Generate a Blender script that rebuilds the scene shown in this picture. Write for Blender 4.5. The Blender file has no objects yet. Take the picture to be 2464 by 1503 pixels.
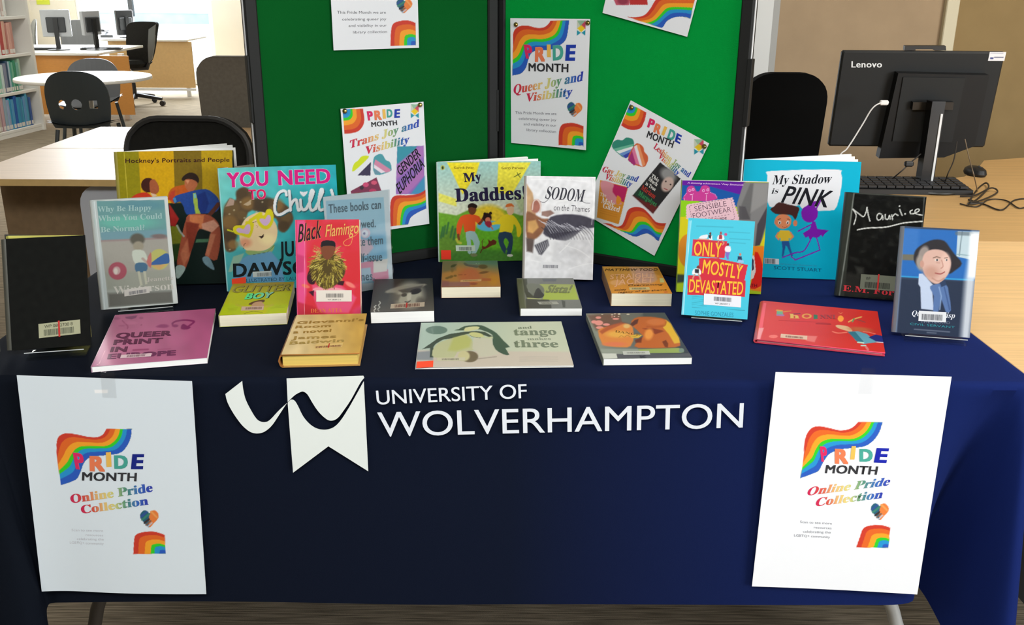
import bpy, math, random
import numpy as np
from math import sin, cos, radians, pi
from mathutils import Matrix, Vector
from mathutils.geometry import tessellate_polygon
random.seed(7); rng = np.random.default_rng(7)
SC = bpy.context.scene
COL = SC.collection
# ------------------------------------------------------------ camera
EYE = np.array([0, 0, 1.391]); FPX = 2302.0; PIT = radians(19.10); ROL = radians(-.36)
_rt = np.array([1, 0, 0.]); _up = np.array([0, sin(PIT), cos(PIT)]); _fw = np.array([0, cos(PIT), -sin(PIT)])
_c, _s = cos(ROL), sin(ROL)
CR = _c*_rt-_s*_up; CU = _s*_rt+_c*_up
cd = bpy.data.cameras.new('camera'); cam = bpy.data.objects.new('camera', cd); COL.objects.link(cam)
cd.sensor_width = 36; cd.lens = 36*FPX/2464; cd.clip_start = .05
cam.matrix_world = Matrix(((CR[0], CU[0], -_fw[0], EYE[0]), (CR[1], CU[1], -_fw[1], EYE[1]), (CR[2], CU[2], -_fw[2], EYE[2]), (0, 0, 0, 1)))
SC.camera = cam
# ------------------------------------------------------------ world, lights, exposure
SC.view_settings.view_transform = 'Standard'; SC.view_settings.look = 'None'
SC.view_settings.gamma = 1; SC.view_settings.use_curve_mapping = False
SC.view_settings.exposure = 0.08
w = bpy.data.worlds.new('sky'); SC.world = w; w.use_nodes = True
bg = w.node_tree.nodes['Background']; bg.inputs[0].default_value = (.86, .93, 1, 1); bg.inputs[1].default_value = 3.0
def area(name, loc, target, sx, sy, power, col=(1, 1, 1)):
    l = bpy.data.lights.new(name, 'AREA'); l.shape = 'RECTANGLE'; l.size = sx; l.size_y = sy; l.energy = power; l.color = col
    o = bpy.data.objects.new(name, l); COL.objects.link(o); o.location = loc
    o.rotation_euler = (Vector(target)-Vector(loc)).to_track_quat('-Z', 'Y').to_euler(); return o
area('window_daylight_right', (4.6, -1.6, 1.7), (.4, 2.0, .8), 2.2, 1.8, 190, (.94, .97, 1))
area('ceiling_fill_light', (.1, -.3, 2.73), (0, 1.3, .2), 2.2, 1.2, 78, (.96, .985, 1))  # this and the next three: overhead fill added in place of sky light
area('ceiling_fill_light', (-2.2, -.6, 2.73), (-1.6, .6, 0), 1.2, .6, 24, (.96, .985, 1))
area('ceiling_fill_light', (2.4, 2.4, 2.73), (1.9, 2.9, 0), 1.2, .6, 34, (1, .93, .84))
area('ceiling_fill_light', (-3.2, 6.6, 2.73), (-3.2, 6.6, 0), 1.2, .6, 55, (1, .97, .92))
area('window_daylight_far', (-4.9, 13.2, 1.5), (-4.2, 9, .6), 2.0, 2.4, 430, (.88, .94, 1))
# ------------------------------------------------------------ colour and material helpers
def lin(c):
    c = np.asarray(c, float)/255.
    return np.where(c <= .04045, c/12.92, ((c+.055)/1.055)**2.4)
def hexc(h): return tuple(int(h[i:i+2], 16) for i in (0, 2, 4))
MATS = {}
def mat(name, col=(200, 200, 200), rough=.6, metal=0, coat=0, noise=0, nscale=30, bump=0, bscale=200, sheen=0, spec=.5, emit=None, stretch=None):
    if name in MATS: return MATS[name]
    m = bpy.data.materials.new(name); m.use_nodes = True; nt = m.node_tree; b = nt.nodes['Principled BSDF']
    c = lin(col); b.inputs['Base Color'].default_value = (*c, 1); b.inputs['Roughness'].default_value = rough
    b.inputs['Metallic'].default_value = metal; b.inputs['Coat Weight'].default_value = coat; b.inputs['Coat Roughness'].default_value = .12
    b.inputs['Specular IOR Level'].default_value = spec
    if sheen: b.inputs['Sheen Weight'].default_value = sheen; b.inputs['Sheen Roughness'].default_value = .4; b.inputs['Sheen Tint'].default_value = (*c**.5, 1)
    if emit: b.inputs['Emission Color'].default_value = (1, 1, 1, 1); b.inputs['Emission Strength'].default_value = emit
    tc = nt.nodes.new('ShaderNodeTexCoord'); mp = nt.nodes.new('ShaderNodeMapping'); nt.links.new(tc.outputs['Object'], mp.inputs[0])
    if stretch: mp.inputs['Scale'].default_value = stretch
    n = nt.nodes.new('ShaderNodeTexNoise'); n.inputs['Scale'].default_value = nscale; n.inputs['Detail'].default_value = 6; nt.links.new(mp.outputs[0], n.inputs['Vector'])
    if noise:
        r = nt.nodes.new('ShaderNodeValToRGB'); r.color_ramp.elements[0].position = .3; r.color_ramp.elements[1].position = .7
        r.color_ramp.elements[0].color = (*c*(1-noise), 1); r.color_ramp.elements[1].color = (*np.minimum(c*(1+noise), 1), 1)
        nt.links.new(n.outputs[0], r.inputs[0]); nt.links.new(r.outputs[0], b.inputs['Base Color'])
    if bump:
        n2 = nt.nodes.new('ShaderNodeTexNoise'); n2.inputs['Scale'].default_value = bscale; nt.links.new(mp.outputs[0], n2.inputs['Vector'])
        bp = nt.nodes.new('ShaderNodeBump'); bp.inputs['Strength'].default_value = bump; bp.inputs['Distance'].default_value = .002
        nt.links.new(n2.outputs[0], bp.inputs['Height']); nt.links.new(bp.outputs[0], b.inputs['Normal'])
    MATS[name] = m; return m
def printmat(name, rough, coat, spec=.5, bump=0):
    m = mat(name, rough=rough, coat=coat, spec=spec, bump=bump, bscale=60); nt = m.node_tree
    a = nt.nodes.new('ShaderNodeVertexColor'); a.layer_name = 'Col'; nt.links.new(a.outputs[0], nt.nodes['Principled BSDF'].inputs['Base Color']); return m
PAPER = printmat('printed_paper', .6, 0, .2); GLOSS = printmat('laminated_cover', .38, .04, .16); JACKET = printmat('plastic_jacket_cover', .22, .22, .2, bump=.25)
FABP = printmat('printed_cloth', .85, 0, .2)
def clear_mat(name, tint, glossy):
    m = bpy.data.materials.new(name); m.use_nodes = True; nt = m.node_tree; nt.nodes.clear()
    o = nt.nodes.new('ShaderNodeOutputMaterial'); mx = nt.nodes.new('ShaderNodeMixShader'); t = nt.nodes.new('ShaderNodeBsdfTransparent'); g = nt.nodes.new('ShaderNodeBsdfGlossy')
    lw = nt.nodes.new('ShaderNodeLayerWeight'); lw.inputs[0].default_value = glossy
    t.inputs[0].default_value = (*tint, 1); g.inputs['Roughness'].default_value = .06
    nt.links.new(lw.outputs['Facing'], mx.inputs[0]); nt.links.new(t.outputs[0], mx.inputs[1]); nt.links.new(g.outputs[0], mx.inputs[2]); nt.links.new(mx.outputs[0], o.inputs[0]); return m
ACRYL = clear_mat('clear_acrylic', (.97, .98, .98), .045); PANE = clear_mat('window_glass', (.93, .96, .96), .08)
# ------------------------------------------------------------ object helpers
def thing(name, label, cat, o=(0, 0, 0), e=(1, 0, 0), u=(0, 1, 0), n=(0, 0, 1), group=None):
    ob = bpy.data.objects.new(name, None); COL.objects.link(ob); ob.empty_display_size = .05
    ob.matrix_world = Matrix(((e[0], u[0], n[0], o[0]), (e[1], u[1], n[1], o[1]), (e[2], u[2], n[2], o[2]), (0, 0, 0, 1)))
    ob['label'] = label; ob['category'] = cat
    if group: ob['group'] = group
    return ob
def yawed(name, label, cat, loc, a=0, group=None):
    return thing(name, label, cat, loc, (cos(a), sin(a), 0), (-sin(a), cos(a), 0), (0, 0, 1), group)
def link(me, name, m, parent=None, smooth=False, **kw):
    ob = bpy.data.objects.new(name, me); COL.objects.link(ob)
    if m: me.materials.append(m)
    if parent: ob.parent = parent
    if smooth: me.polygons.foreach_set('use_smooth', [True]*len(me.polygons))
    for k, v in kw.items(): ob[k] = v
    return ob
class MB:
    def __init__(s): s.v = []; s.f = []
    def add(s, v, f):
        k = len(s.v); s.v += [tuple(map(float, p)) for p in v]; s.f += [tuple(i+k for i in q) for q in f]; return s
    def box(s, x0, x1, y0, y1, z0, z1, M=None, r=0):
        if r:
            x0, x1 = sorted((x0, x1)); y0, y1 = sorted((y0, y1)); z0, z1 = sorted((z0, z1)); r = min(r, (x1-x0)/2.1, (y1-y0)/2.1, (z1-z0)/2.1)
            rings = []
            for z, q in ((z0, r), (z0+r, 0), (z1-r, 0), (z1, r)):
                a, b, c, d = x0+q, x1-q, y0+q, y1-q; g = r if q == 0 else r*.4
                rings.append([(a+g, c, z), (b-g, c, z), (b, c+g, z), (b, d-g, z), (b-g, d, z), (a+g, d, z), (a, d-g, z), (a, c+g, z)])
            v = [p for q in rings for p in q]; f = [tuple(range(7, -1, -1)), tuple(range(24, 32))]
            for k in range(3):
                for i in range(8): f.append((k*8+i, k*8+(i+1) % 8, k*8+8+(i+1) % 8, k*8+8+i))
        else:
            v = [(x, y, z) for z in (z0, z1) for x, y in ((x0, y0), (x1, y0), (x1, y1), (x0, y1))]
            f = [(3, 2, 1, 0), (4, 5, 6, 7), (0, 1, 5, 4), (1, 2, 6, 5), (2, 3, 7, 6), (3, 0, 4, 7)]
        if M is not None: v = [tuple(M @ Vector(p)) for p in v]
        return s.add(v, f)
    def tube(s, pts, r, n=8, cap=True, flat=1.):
        pts = [Vector(p) for p in pts]; R = r if isinstance(r, (list, tuple)) else [r]*len(pts); v = []; f = []; ref = None
        for i, p in enumerate(pts):
            t = (pts[min(i+1, len(pts)-1)]-pts[max(i-1, 0)]).normalized()
            if ref is None: ref = Vector((0, 0, 1)) if abs(t.z) < .9 else Vector((1, 0, 0))
            a = t.cross(ref).normalized(); b = a.cross(t).normalized(); ref = b
            for k in range(n): q = 2*pi*k/n; v.append(p+a*cos(q)*R[i]+b*sin(q)*R[i]*flat)
        for i in range(len(pts)-1):
            for k in range(n): f.append((i*n+k, i*n+(k+1) % n, (i+1)*n+(k+1) % n, (i+1)*n+k))
        if cap: f.append(tuple(range(n-1, -1, -1))); f.append(tuple(range((len(pts)-1)*n, len(pts)*n)))
        return s.add(v, f)
    def lathe(s, prof, c=(0, 0, 0), n=24, sx=1, sy=1):
        v = []; f = []
        for r, z in prof:
            for k in range(n): v.append((c[0]+r*sx*cos(2*pi*k/n), c[1]+r*sy*sin(2*pi*k/n), c[2]+z))
        for i in range(len(prof)-1):
            for k in range(n): f.append((i*n+k, i*n+(k+1) % n, (i+1)*n+(k+1) % n, (i+1)*n+k))
        f.append(tuple(range(n-1, -1, -1))); f.append(tuple(range((len(prof)-1)*n, len(prof)*n)))
        return s.add(v, f)
    def prism(s, pts, z0, z1, holes=(), fn=None):
        rings = [list(pts)]+[list(h) for h in holes]; flat = [p for r in rings for p in r]; n = len(flat)
        tris = tessellate_polygon([[Vector((p[0], p[1], 0)) for p in r] for r in rings])
        fn = fn or (lambda x, y, z: (x, y, z))
        v = [fn(x, y, z0) for x, y in flat]+[fn(x, y, z1) for x, y in flat]
        f = [tuple(t) for t in tris]+[tuple(n+i for i in t[::-1]) for t in tris]; k = 0
        for r in rings:
            m_ = len(r)
            for i in range(m_): a, b = k+i, k+(i+1) % m_; f.append((a, b, b+n, a+n))
            k += m_
        return s.add(v, f)
    def grid(s, fn, nu, nv, thick=None):
        v = [fn(i/nu, j/nv) for j in range(nv+1) for i in range(nu+1)]
        f = [(j*(nu+1)+i, j*(nu+1)+i+1, (j+1)*(nu+1)+i+1, (j+1)*(nu+1)+i) for j in range(nv) for i in range(nu)]
        return s.add(v, f)
    def build(s, name, m, parent=None, smooth=False, fix=True, **kw):
        me = bpy.data.meshes.new(name); me.from_pydata(s.v, [], s.f)
        if fix:
            import bmesh
            bm = bmesh.new(); bm.from_mesh(me); bmesh.ops.recalc_face_normals(bm, faces=bm.faces); bm.to_mesh(me); bm.free()
        ob = link(me, name, m, parent, smooth, **kw)
        if smooth:
            try: me.set_sharp_from_angle(angle=radians(38))
            except Exception: pass
        return ob
def rrect(x0, x1, y0, y1, r, n=5):
    P = []
    for cx, cy, a0 in ((x1-r, y0+r, -pi/2), (x1-r, y1-r, 0), (x0+r, y1-r, pi/2), (x0+r, y0+r, pi)):
        for k in range(n+1): a = a0+k*pi/2/n; P.append((cx+r*cos(a), cy+r*sin(a)))
    return P
def sm(pts, n=8, closed=False):
    P = np.array(pts, float); out = []; N = len(P); rngN = N if closed else N-1
    for i in range(rngN):
        a, b, c, d = (P[(i-1) % N] if (closed or i > 0) else P[0]), P[i], P[(i+1) % N], (P[(i+2) % N] if (closed or i < N-2) else P[-1])
        for k in range(n):
            t = k/n; out.append(.5*((2*b)+(-a+c)*t+(2*a-5*b+4*c-d)*t*t+(-a+3*b-3*c+d)*t**3))
    if not closed: out.append(P[-1])
    return [tuple(map(float, q)) for q in out]
# pixel of the 2464x1503 photograph -> ray, used only to survey where real surfaces lie
def rays(px, py):
    X = (np.asarray(px, float)-1232)/FPX; Y = -(np.asarray(py, float)-751.5)/FPX
    return X[..., None]*CR+Y[..., None]*CU+_fw
def onz(px, py, z):
    d = rays(px, py); return EYE+d*((z-EYE[2])/d[2])
def ony(px, py, y):
    d = rays(px, py); return EYE+d*(y/d[1])
class Frame:
    def __init__(s, o, e, u):
        s.o = np.array(o, float); s.e = np.array(e, float); s.u = np.array(u, float); s.n = np.cross(s.e, s.u)
    def loc(s, px, py):
        d = rays(px, py); k = ((s.o-EYE) @ s.n)/(d @ s.n); P = EYE+d*k[..., None]-s.o; return np.stack([P @ s.e, P @ s.u], -1)
    def px(s, a, b):
        P = s.o+a[:, None]*s.e+b[:, None]*s.u-EYE; Z = P @ _fw
        return 1232+FPX*(P @ CR)/Z, 751.5-FPX*(P @ CU)/Z
# ------------------------------------------------------------ flat print: colours of the printed covers, in cover space
STY = {'': (0, 0, 0, 1), 'sb': (0, 0, .018, 1.06), 'sbi': (0, .28, .016, 1.05), 'si': (0, .28, 0, 1), 'b': (1, 0, 0, 1), 'bi': (1, .28, 0, 1), 'i': (1, .22, -.004, 1)}
def styled(t, ser):
    if not ser: return t
    return ''.join(chr(0x1D400+ord(ch)-65) if 'A' <= ch <= 'Z' else chr(0x1D41A+ord(ch)-97) if 'a' <= ch <= 'z' else ch for ch in t)
_TC = {}
def glyphs(t, st='', off=0, res=3):
    k = (t, st, off, res)
    if k not in _TC:
        ser, sh, bo, sp = STY[st]
        c = bpy.data.curves.new('t', 'FONT'); c.body = styled(t, ser); o_ = off*.7+bo; c.offset = o_ if o_ < 0 and 'M' not in t else 0; c.shear = sh; c.space_character = sp; c.resolution_u = res; c.fill_mode = 'FRONT'
        o = bpy.data.objects.new('t', c); me = o.to_mesh(); me.calc_loop_triangles()
        v = np.empty(len(me.vertices)*3); me.vertices.foreach_get('co', v); f = np.empty(len(me.loop_triangles)*3, int); me.loop_triangles.foreach_get('vertices', f)
        o.to_mesh_clear(); bpy.data.objects.remove(o); bpy.data.curves.remove(c); v = v.reshape(-1, 3)[:, :2]; f = f.reshape(-1, 3)
        if o_ > .003:                               # bolder strokes: overlaid copies of the outline
            n = len(v); D = [(-o_, -o_*.6), (o_, -o_*.6), (o_, o_*.6), (-o_, o_*.6)]; z_ = np.repeat(np.arange(4)*9e-5, n); v = np.concatenate([v+d for d in D]); f = np.concatenate([f+n*i for i in range(4)])
        else: z_ = np.zeros(len(v))
        _TC[k] = (np.c_[v, z_], f)
    return _TC[k]
class Art:
    def __init__(s, fr, w, h, crop=(0, 0, 1), base=(255, 255, 255), step=.0013, stepv=None, gain=.9, x0=0, y0=0):
        s.fr, s.w, s.h = fr, w, h; s.gain = gain
        s.nu = max(2, int(w/step)); s.nv = max(2, int(h/(stepv or step)))
        a, b = np.meshgrid(np.linspace(0, w, s.nu+1), np.linspace(0, h, s.nv+1)); s.a = a.ravel()+x0; s.b = b.ravel()+y0
        s.PX, s.PY = fr.px(s.a, s.b); s.c = np.tile(np.array(base, float), (len(s.a), 1)); s.L = []; s.at(crop)
    def at(s, crop): s.cr = crop; s.X = (s.PX-crop[0])*crop[2]; s.Y = (s.PY-crop[1])*crop[2]; return s
    def loc(s, p):
        p = np.asarray(p, float); x0, y0, k = s.cr; return s.fr.loc(p[..., 0]/k+x0, p[..., 1]/k+y0)
    def mix(s, al, col, idx=None):
        col = np.array(col, float); idx = slice(None) if idx is None else idx
        s.c[idx] = s.c[idx]*(1-al[:, None])+col*al[:, None]
    def ell(s, cx, cy, rx, ry, col, f=.12, rot=0, a=1.):
        x = s.X-cx; y = s.Y-cy; c, q = cos(rot), sin(rot); d = np.hypot((x*c+y*q)/rx, (-x*q+y*c)/ry); s.mix(np.clip((1-d)/f+.5, 0, 1)*a, col); return s
    def poly(s, pts, col, f=2., a=1., smooth=0):
        if smooth: pts = sm(pts, smooth, True)
        P = np.array(pts, float); m = (s.X > P[:, 0].min()-f) & (s.X < P[:, 0].max()+f) & (s.Y > P[:, 1].min()-f) & (s.Y < P[:, 1].max()+f); i = np.nonzero(m)[0]
        if len(i) == 0: return s
        x, y = s.X[i], s.Y[i]; d = np.full(len(i), 1e9); ins = np.zeros(len(i), bool)
        for k in range(len(P)):
            ax, ay = P[k]; bx, by = P[(k+1) % len(P)]; ex, ey = bx-ax, by-ay; L = ex*ex+ey*ey+1e-9
            t = np.clip(((x-ax)*ex+(y-ay)*ey)/L, 0, 1); d = np.minimum(d, np.hypot(x-ax-t*ex, y-ay-t*ey))
            cnd = ((ay > y) != (by > y)) & (x < ex*(y-ay)/(ey+(1e-12 if ey == 0 else 0))+ax); ins ^= cnd
        s.mix(np.clip(np.where(ins, d, -d)/f+.5, 0, 1)*a, col, i); return s
    def line(s, pts, wd, col, f=1.5, a=1., smooth=0):
        if smooth: pts = sm(pts, smooth)
        P = np.array(pts, float); r = wd/2+f; m = (s.X > P[:, 0].min()-r) & (s.X < P[:, 0].max()+r) & (s.Y > P[:, 1].min()-r) & (s.Y < P[:, 1].max()+r); i = np.nonzero(m)[0]
        if len(i) == 0: return s
        x, y = s.X[i], s.Y[i]; d = np.full(len(i), 1e9)
        for k in range(len(P)-1):
            ax, ay = P[k]; bx, by = P[k+1]; ex, ey = bx-ax, by-ay; L = ex*ex+ey*ey+1e-9; t = np.clip(((x-ax)*ex+(y-ay)*ey)/L, 0, 1); d = np.minimum(d, np.hypot(x-ax-t*ex, y-ay-t*ey))
        s.mix(np.clip((wd/2-d)/f+.5, 0, 1)*a, col, i); return s
    def grad(s, c0, c1, p0, p1, a=1., msk=None):
        ex, ey = p1[0]-p0[0], p1[1]-p0[1]; t = np.clip(((s.X-p0[0])*ex+(s.Y-p0[1])*ey)/(ex*ex+ey*ey), 0, 1)[:, None]
        s.c = s.c*(1-a)+(np.array(c0)*(1-t)+np.array(c1)*t)*a; return s
    def blot(s, sc, amt, col=None, seed=1):
        r = np.random.default_rng(seed); acc = np.zeros(len(s.X))
        for k in range(7):
            th = r.uniform(0, pi); fq = r.uniform(.6, 1.9)*2*pi/sc; acc += np.sin((s.X*cos(th)+s.Y*sin(th))*fq+r.uniform(0, 6)+1.5*np.sin((s.Y*cos(th)-s.X*sin(th))*fq*.7))
        t = np.clip(acc/5, -1, 1)
        if col is None: s.c *= (1+amt*t)[:, None]
        else: s.mix(np.clip(t, 0, 1)*amt, col)
        return s
    def bands(s, outer, inner, cols, wts=None, f=2.):
        o = np.array(sm(outer, 6)); i = np.array(sm(inner, 6)); n = 60
        def rs(P):
            d = np.r_[0, np.cumsum(np.hypot(*np.diff(P, axis=0).T))]; d = d/max(d[-1], 1e-9); t = np.linspace(0, 1, n); return np.stack([np.interp(t, d, P[:, 0]), np.interp(t, d, P[:, 1])], 1)
        o, i = rs(o), rs(i); w_ = np.array(wts or [1]*len(cols), float); e = np.r_[0, np.cumsum(w_)]/w_.sum()
        for k, c in enumerate(cols): s.poly(list(o*(1-e[k])+i*e[k])+list(i[::-1]), c, f)
        return s
    def text(s, t, p0, p1, p2, col, st='', off=0, lay=1, res=3, cap=None):
        V, F = glyphs(t, st, off, res)
        if len(V) == 0: return s
        H = glyphs('H', st, 0, 3)[0][:, 1].max() if cap is None else cap
        a, b, c = s.loc(p0), s.loc(p1), s.loc(p2); x0, x1 = V[:, 0].min(), V[:, 0].max(); tx = (V[:, 0]-x0)/(x1-x0); ty = V[:, 1]/H
        P = a+tx[:, None]*(b-a)+ty[:, None]*(c-a)
        C = np.array(col, float)
        if C.ndim == 2: C = np.stack([np.interp(tx, np.linspace(0, 1, len(C)), C[:, k]) for k in range(3)], 1)
        else: C = np.tile(C, (len(V), 1))
        s.L.append((np.c_[P, V[:, 2]], F, C, lay)); return s
    def mesh(s, warp=None, z=0., lift=.00022):
        nu, nv = s.nu, s.nv; j, i = np.meshgrid(np.arange(nv), np.arange(nu), indexing='ij'); q = (j*(nu+1)+i).ravel()
        V = [np.stack([s.a, s.b, np.full(len(s.a), z)], 1)]; C = [s.c]; quads = np.stack([q, q+1, q+nu+2, q+nu+1], 1); k = len(s.a); T = []
        for P, F, c, lay in s.L:
            V.append(np.stack([P[:, 0], P[:, 1], z+lift*lay+P[:, 2]], 1)); C.append(c); T.append(F+k); k += len(P)
        V = np.concatenate(V); C = np.concatenate(C); T = np.concatenate(T) if T else np.zeros((0, 3), int)
        if warp: V = warp(V)
        return V, quads, T, np.clip(lin(np.clip(C, 0, 255))*s.gain, 0, .92)
    def build(s, name, m, parent, warp=None, slab=None, z=0., slabcol=(240, 240, 240), lift=.00022, **kw):
        V, Q, T, C = s.mesh(warp, z, lift)
        if slab:                                    # thickness behind the print: slab = list of boxes
            b = MB(); [b.box(*q) for q in slab]; SQ = np.array(b.f)+len(V); V = np.concatenate([V, np.array(b.v)]); Q = np.concatenate([Q, SQ]); C = np.concatenate([C, np.tile(np.clip(lin(slabcol)*s.gain, 0, .92), (len(b.v), 1))])
        me = bpy.data.meshes.new(name); me.vertices.add(len(V)); me.vertices.foreach_set('co', V.ravel())
        L = np.concatenate([Q.ravel(), T.ravel()]).astype(np.int32); me.loops.add(len(L)); me.loops.foreach_set('vertex_index', L)
        st = np.concatenate([np.arange(len(Q))*4, len(Q)*4+np.arange(len(T))*3]).astype(np.int32); me.polygons.add(len(st)); me.polygons.foreach_set('loop_start', st)
        me.update(calc_edges=True); ca = me.attributes.new('Col', 'FLOAT_COLOR', 'POINT'); ca.data.foreach_set('color', np.c_[C, np.ones(len(C))].astype(np.float32).ravel())
        return link(me, name, m, parent, **kw)
# ------------------------------------------------------------ room shell
def struct(name, mb, m, parent=None, smooth=False):
    o = mb.build(name, m, parent, smooth)
    if parent is None: o['kind'] = 'structure'
    return o
def carpet():
    m = mat('carpet', (138, 128, 112), .95, spec=.1, bump=.6, bscale=500); nt = m.node_tree; b = nt.nodes['Principled BSDF']
    tc = nt.nodes.new('ShaderNodeTexCoord'); mp = nt.nodes.new('ShaderNodeMapping'); mp.inputs['Scale'].default_value = (5, 150, 1)
    n = nt.nodes.new('ShaderNodeTexNoise'); n.inputs['Scale'].default_value = 1.6; n.inputs['Detail'].default_value = 4
    r = nt.nodes.new('ShaderNodeValToRGB'); r.color_ramp.elements[0].position = .35; r.color_ramp.elements[1].position = .65
    r.color_ramp.elements[0].color = (*lin((104, 94, 78)), 1); r.color_ramp.elements[1].color = (*lin((166, 152, 130)), 1)
    nt.links.new(tc.outputs['Object'], mp.inputs[0]); nt.links.new(mp.outputs[0], n.inputs['Vector']); nt.links.new(n.outputs[0], r.inputs[0]); nt.links.new(r.outputs[0], b.inputs['Base Color']); return m
struct('floor', MB().box(-6.6, 6.4, -4, 13.8, -.1, 0), carpet())
WALL = mat('wall_paint', (214, 208, 194), .85, noise=.03, nscale=3)
struct('ceiling', MB().box(-6.6, 6.4, -4, 13.8, 2.8, 2.9), mat('ceiling_tile', (235, 234, 228), .9, noise=.02))
struct('wall_left', MB().box(-6.7, -6.6, -4, 13.8, 0, 2.8), WALL)
struct('wall_right', MB().box(6.4, 6.5, -4, 13.8, 0, 2.8), WALL)
# far wall with a full-height window opening
WL = float(ony(190, 80, 13.7)[0]); WR = float(ony(515, 80, 13.7)[0])
bw = MB(); bw.box(-6.6, WL, 13.7, 13.85, 0, 2.8); bw.box(WR, 6.4, 13.7, 13.85, 0, 2.8); bw.box(WL, WR, 13.7, 13.85, 2.5, 2.8)
struct('wall_back', bw, WALL)
WF = mat('window_frame_metal', (70, 74, 80), .5)
wn = struct('window_1', MB().box(WL, WL+.06, 13.72, 13.80, 0, 2.5).box(WR-.06, WR, 13.72, 13.80, 0, 2.5).box(WL, WR, 13.72, 13.80, 0, .06).box(WL, WR, 13.72, 13.80, 2.44, 2.5), mat('window_frame_white', (225, 225, 222), .5))
MX = float(ony(315, 20, 13.75)[0])
MB().box(MX-.03, MX+.03, 13.73, 13.79, .9, 2.44).build('mullion', WF, wn)
MB().box(WL+.06, MX-.03, 13.755, 13.765, .06, 2.44).build('pane', PANE, wn); MB().box(MX+.03, WR-.06, 13.755, 13.765, .06, 2.44).build('pane', PANE, wn)
# outside: paving and a pale building across the yard
struct('ground_outside', MB().box(-24, 6, 13.9, 60, -.2, -.02), mat('pale_paving', (240, 241, 240), .9, noise=.05, nscale=2))
bo = yawed('garden_wall', 'pale grey low wall across the bright paving outside the far window', 'wall', (-14.5, 33, -.02))
MB().box(-4, 12, 0, .3, 0, .34).build('masonry', mat('pale_render', (176, 190, 196), .8, noise=.25, nscale=1.2), bo); MB().box(-4.05, 12.05, -.03, .33, .34, .40).build('coping', mat('coping', (215, 220, 222), .7), bo)
# partition screens on the right
PT = mat('partition_fabric', (168, 146, 118), .95, noise=.05, nscale=8, bump=.3, bscale=900, spec=.1)
a0 = ony(1811, 100, 4.6); a1 = ony(1846, 100, 4.6); q0 = ony(2265, 60, 4.6); q1 = ony(2296, 60, 4.6)
struct('wall_partition', MB().box(a1[0]+.02, q0[0], 4.60, 4.66, 0, 2.8), PT)
struct('wall_partition_side', MB().box(q1[0], 6.4, 4.60, 4.66, 0, 2.8), mat('partition_fabric_olive', (146, 124, 86), .95, noise=.05, nscale=8, spec=.1))
struct('trim_1', MB().box(a0[0]-.06, a1[0], 4.54, 4.68, 0, 2.8), mat('white_post', (214, 216, 214), .5))
struct('trim_2', MB().box(a1[0], a1[0]+.04, 4.58, 4.67, 0, 2.8), mat('grey_post', (160, 160, 156), .5))
t3 = struct('trim_3', MB().box(q0[0], q1[0], 4.57, 4.67, 0, 2.8, r=.004), mat('cream_post', (205, 196, 166), .5))
MB().box(q0[0]+.03, q0[0]+.05, 4.565, 4.571, 1.55, 2.8).build('strip', mat('yellow_strip', (188, 184, 70), .5), t3)
MB().box(q0[0]+.024, q0[0]+.05, 4.560, 4.571, 1.37, 1.43).build('catch', mat('cream_plastic', (180, 170, 140), .5), t3)
struct('wall_front_added', MB().box(-6.6, 6.4, -4.1, -4, 0, 2.8), mat('wall_dim', (120, 114, 104), .9, noise=.05, nscale=2))  # unseen dark wall added behind the camera to keep cover reflections deep
for x, y, sx_, sy_, lb in ((.1, -.3, 1.1, .6, 'added unseen ceiling fill panel over the front of the display table'), (-2.2, -.6, .6, .3, 'added unseen ceiling fill panel front left of the display table'), (2.4, 2.4, .6, .3, 'added unseen ceiling fill panel over the computer desk'), (-3.2, 6.6, .6, .3, 'added unseen ceiling fill panel over the round table')):
    t = yawed('ceiling_fill_panel', lb, 'fill light', (x, y, 2.76))  # glowing panels added out of view to go with the overhead fill
    MB().box(-sx_-.02, sx_+.02, -sy_-.02, sy_+.02, .012, .04).build('frame', mat('fill_panel_frame', (240, 240, 240), .5), t); MB().box(-sx_, sx_, -sy_, sy_, .004, .012).build('diffuser', mat('diffuser', (255, 255, 255), .5, emit=3.), t)
# ------------------------------------------------------------ furniture in the background
WOOD = mat('light_oak_laminate', (206, 172, 128), .42, noise=.07, nscale=3, stretch=(1.2, 22, 22))
WOODR = mat('oak_laminate_right', (230, 192, 138), .4, noise=.10, nscale=3, stretch=(1.2, 26, 26))
WEDGE = mat('oak_edge_band', (206, 172, 112), .5, noise=.06)
ORNG = mat('beech_panel', (205, 140, 66), .55, noise=.06, stretch=(1, 1, 8)); BEECH = mat('beech_panel_light', (206, 168, 112), .55, noise=.05)
WTOP = mat('pale_laminate', (226, 222, 212), .35); BLK = mat('black_plastic', (26, 27, 28), .45); BLKG = mat('black_gloss', (14, 14, 15), .25)
DFAB = mat('dark_fabric', (34, 33, 30), .95, noise=.15, nscale=60, spec=.15); GFAB = mat('grey_brown_fabric', (98, 92, 82), .95, noise=.1, nscale=60, spec=.15)
PSH = mat('slate_plastic_shell', (58, 66, 70), .45); GPL = mat('grey_plastic', (128, 130, 132), .5); CHROME = mat('chrome', (200, 200, 200), .25, 1); SILV = mat('silver_plastic', (176, 178, 180), .4); DGM = mat('dark_grey_metal', (52, 54, 56), .5)
WHT = mat('white_metal', (222, 222, 220), .5)
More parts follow.
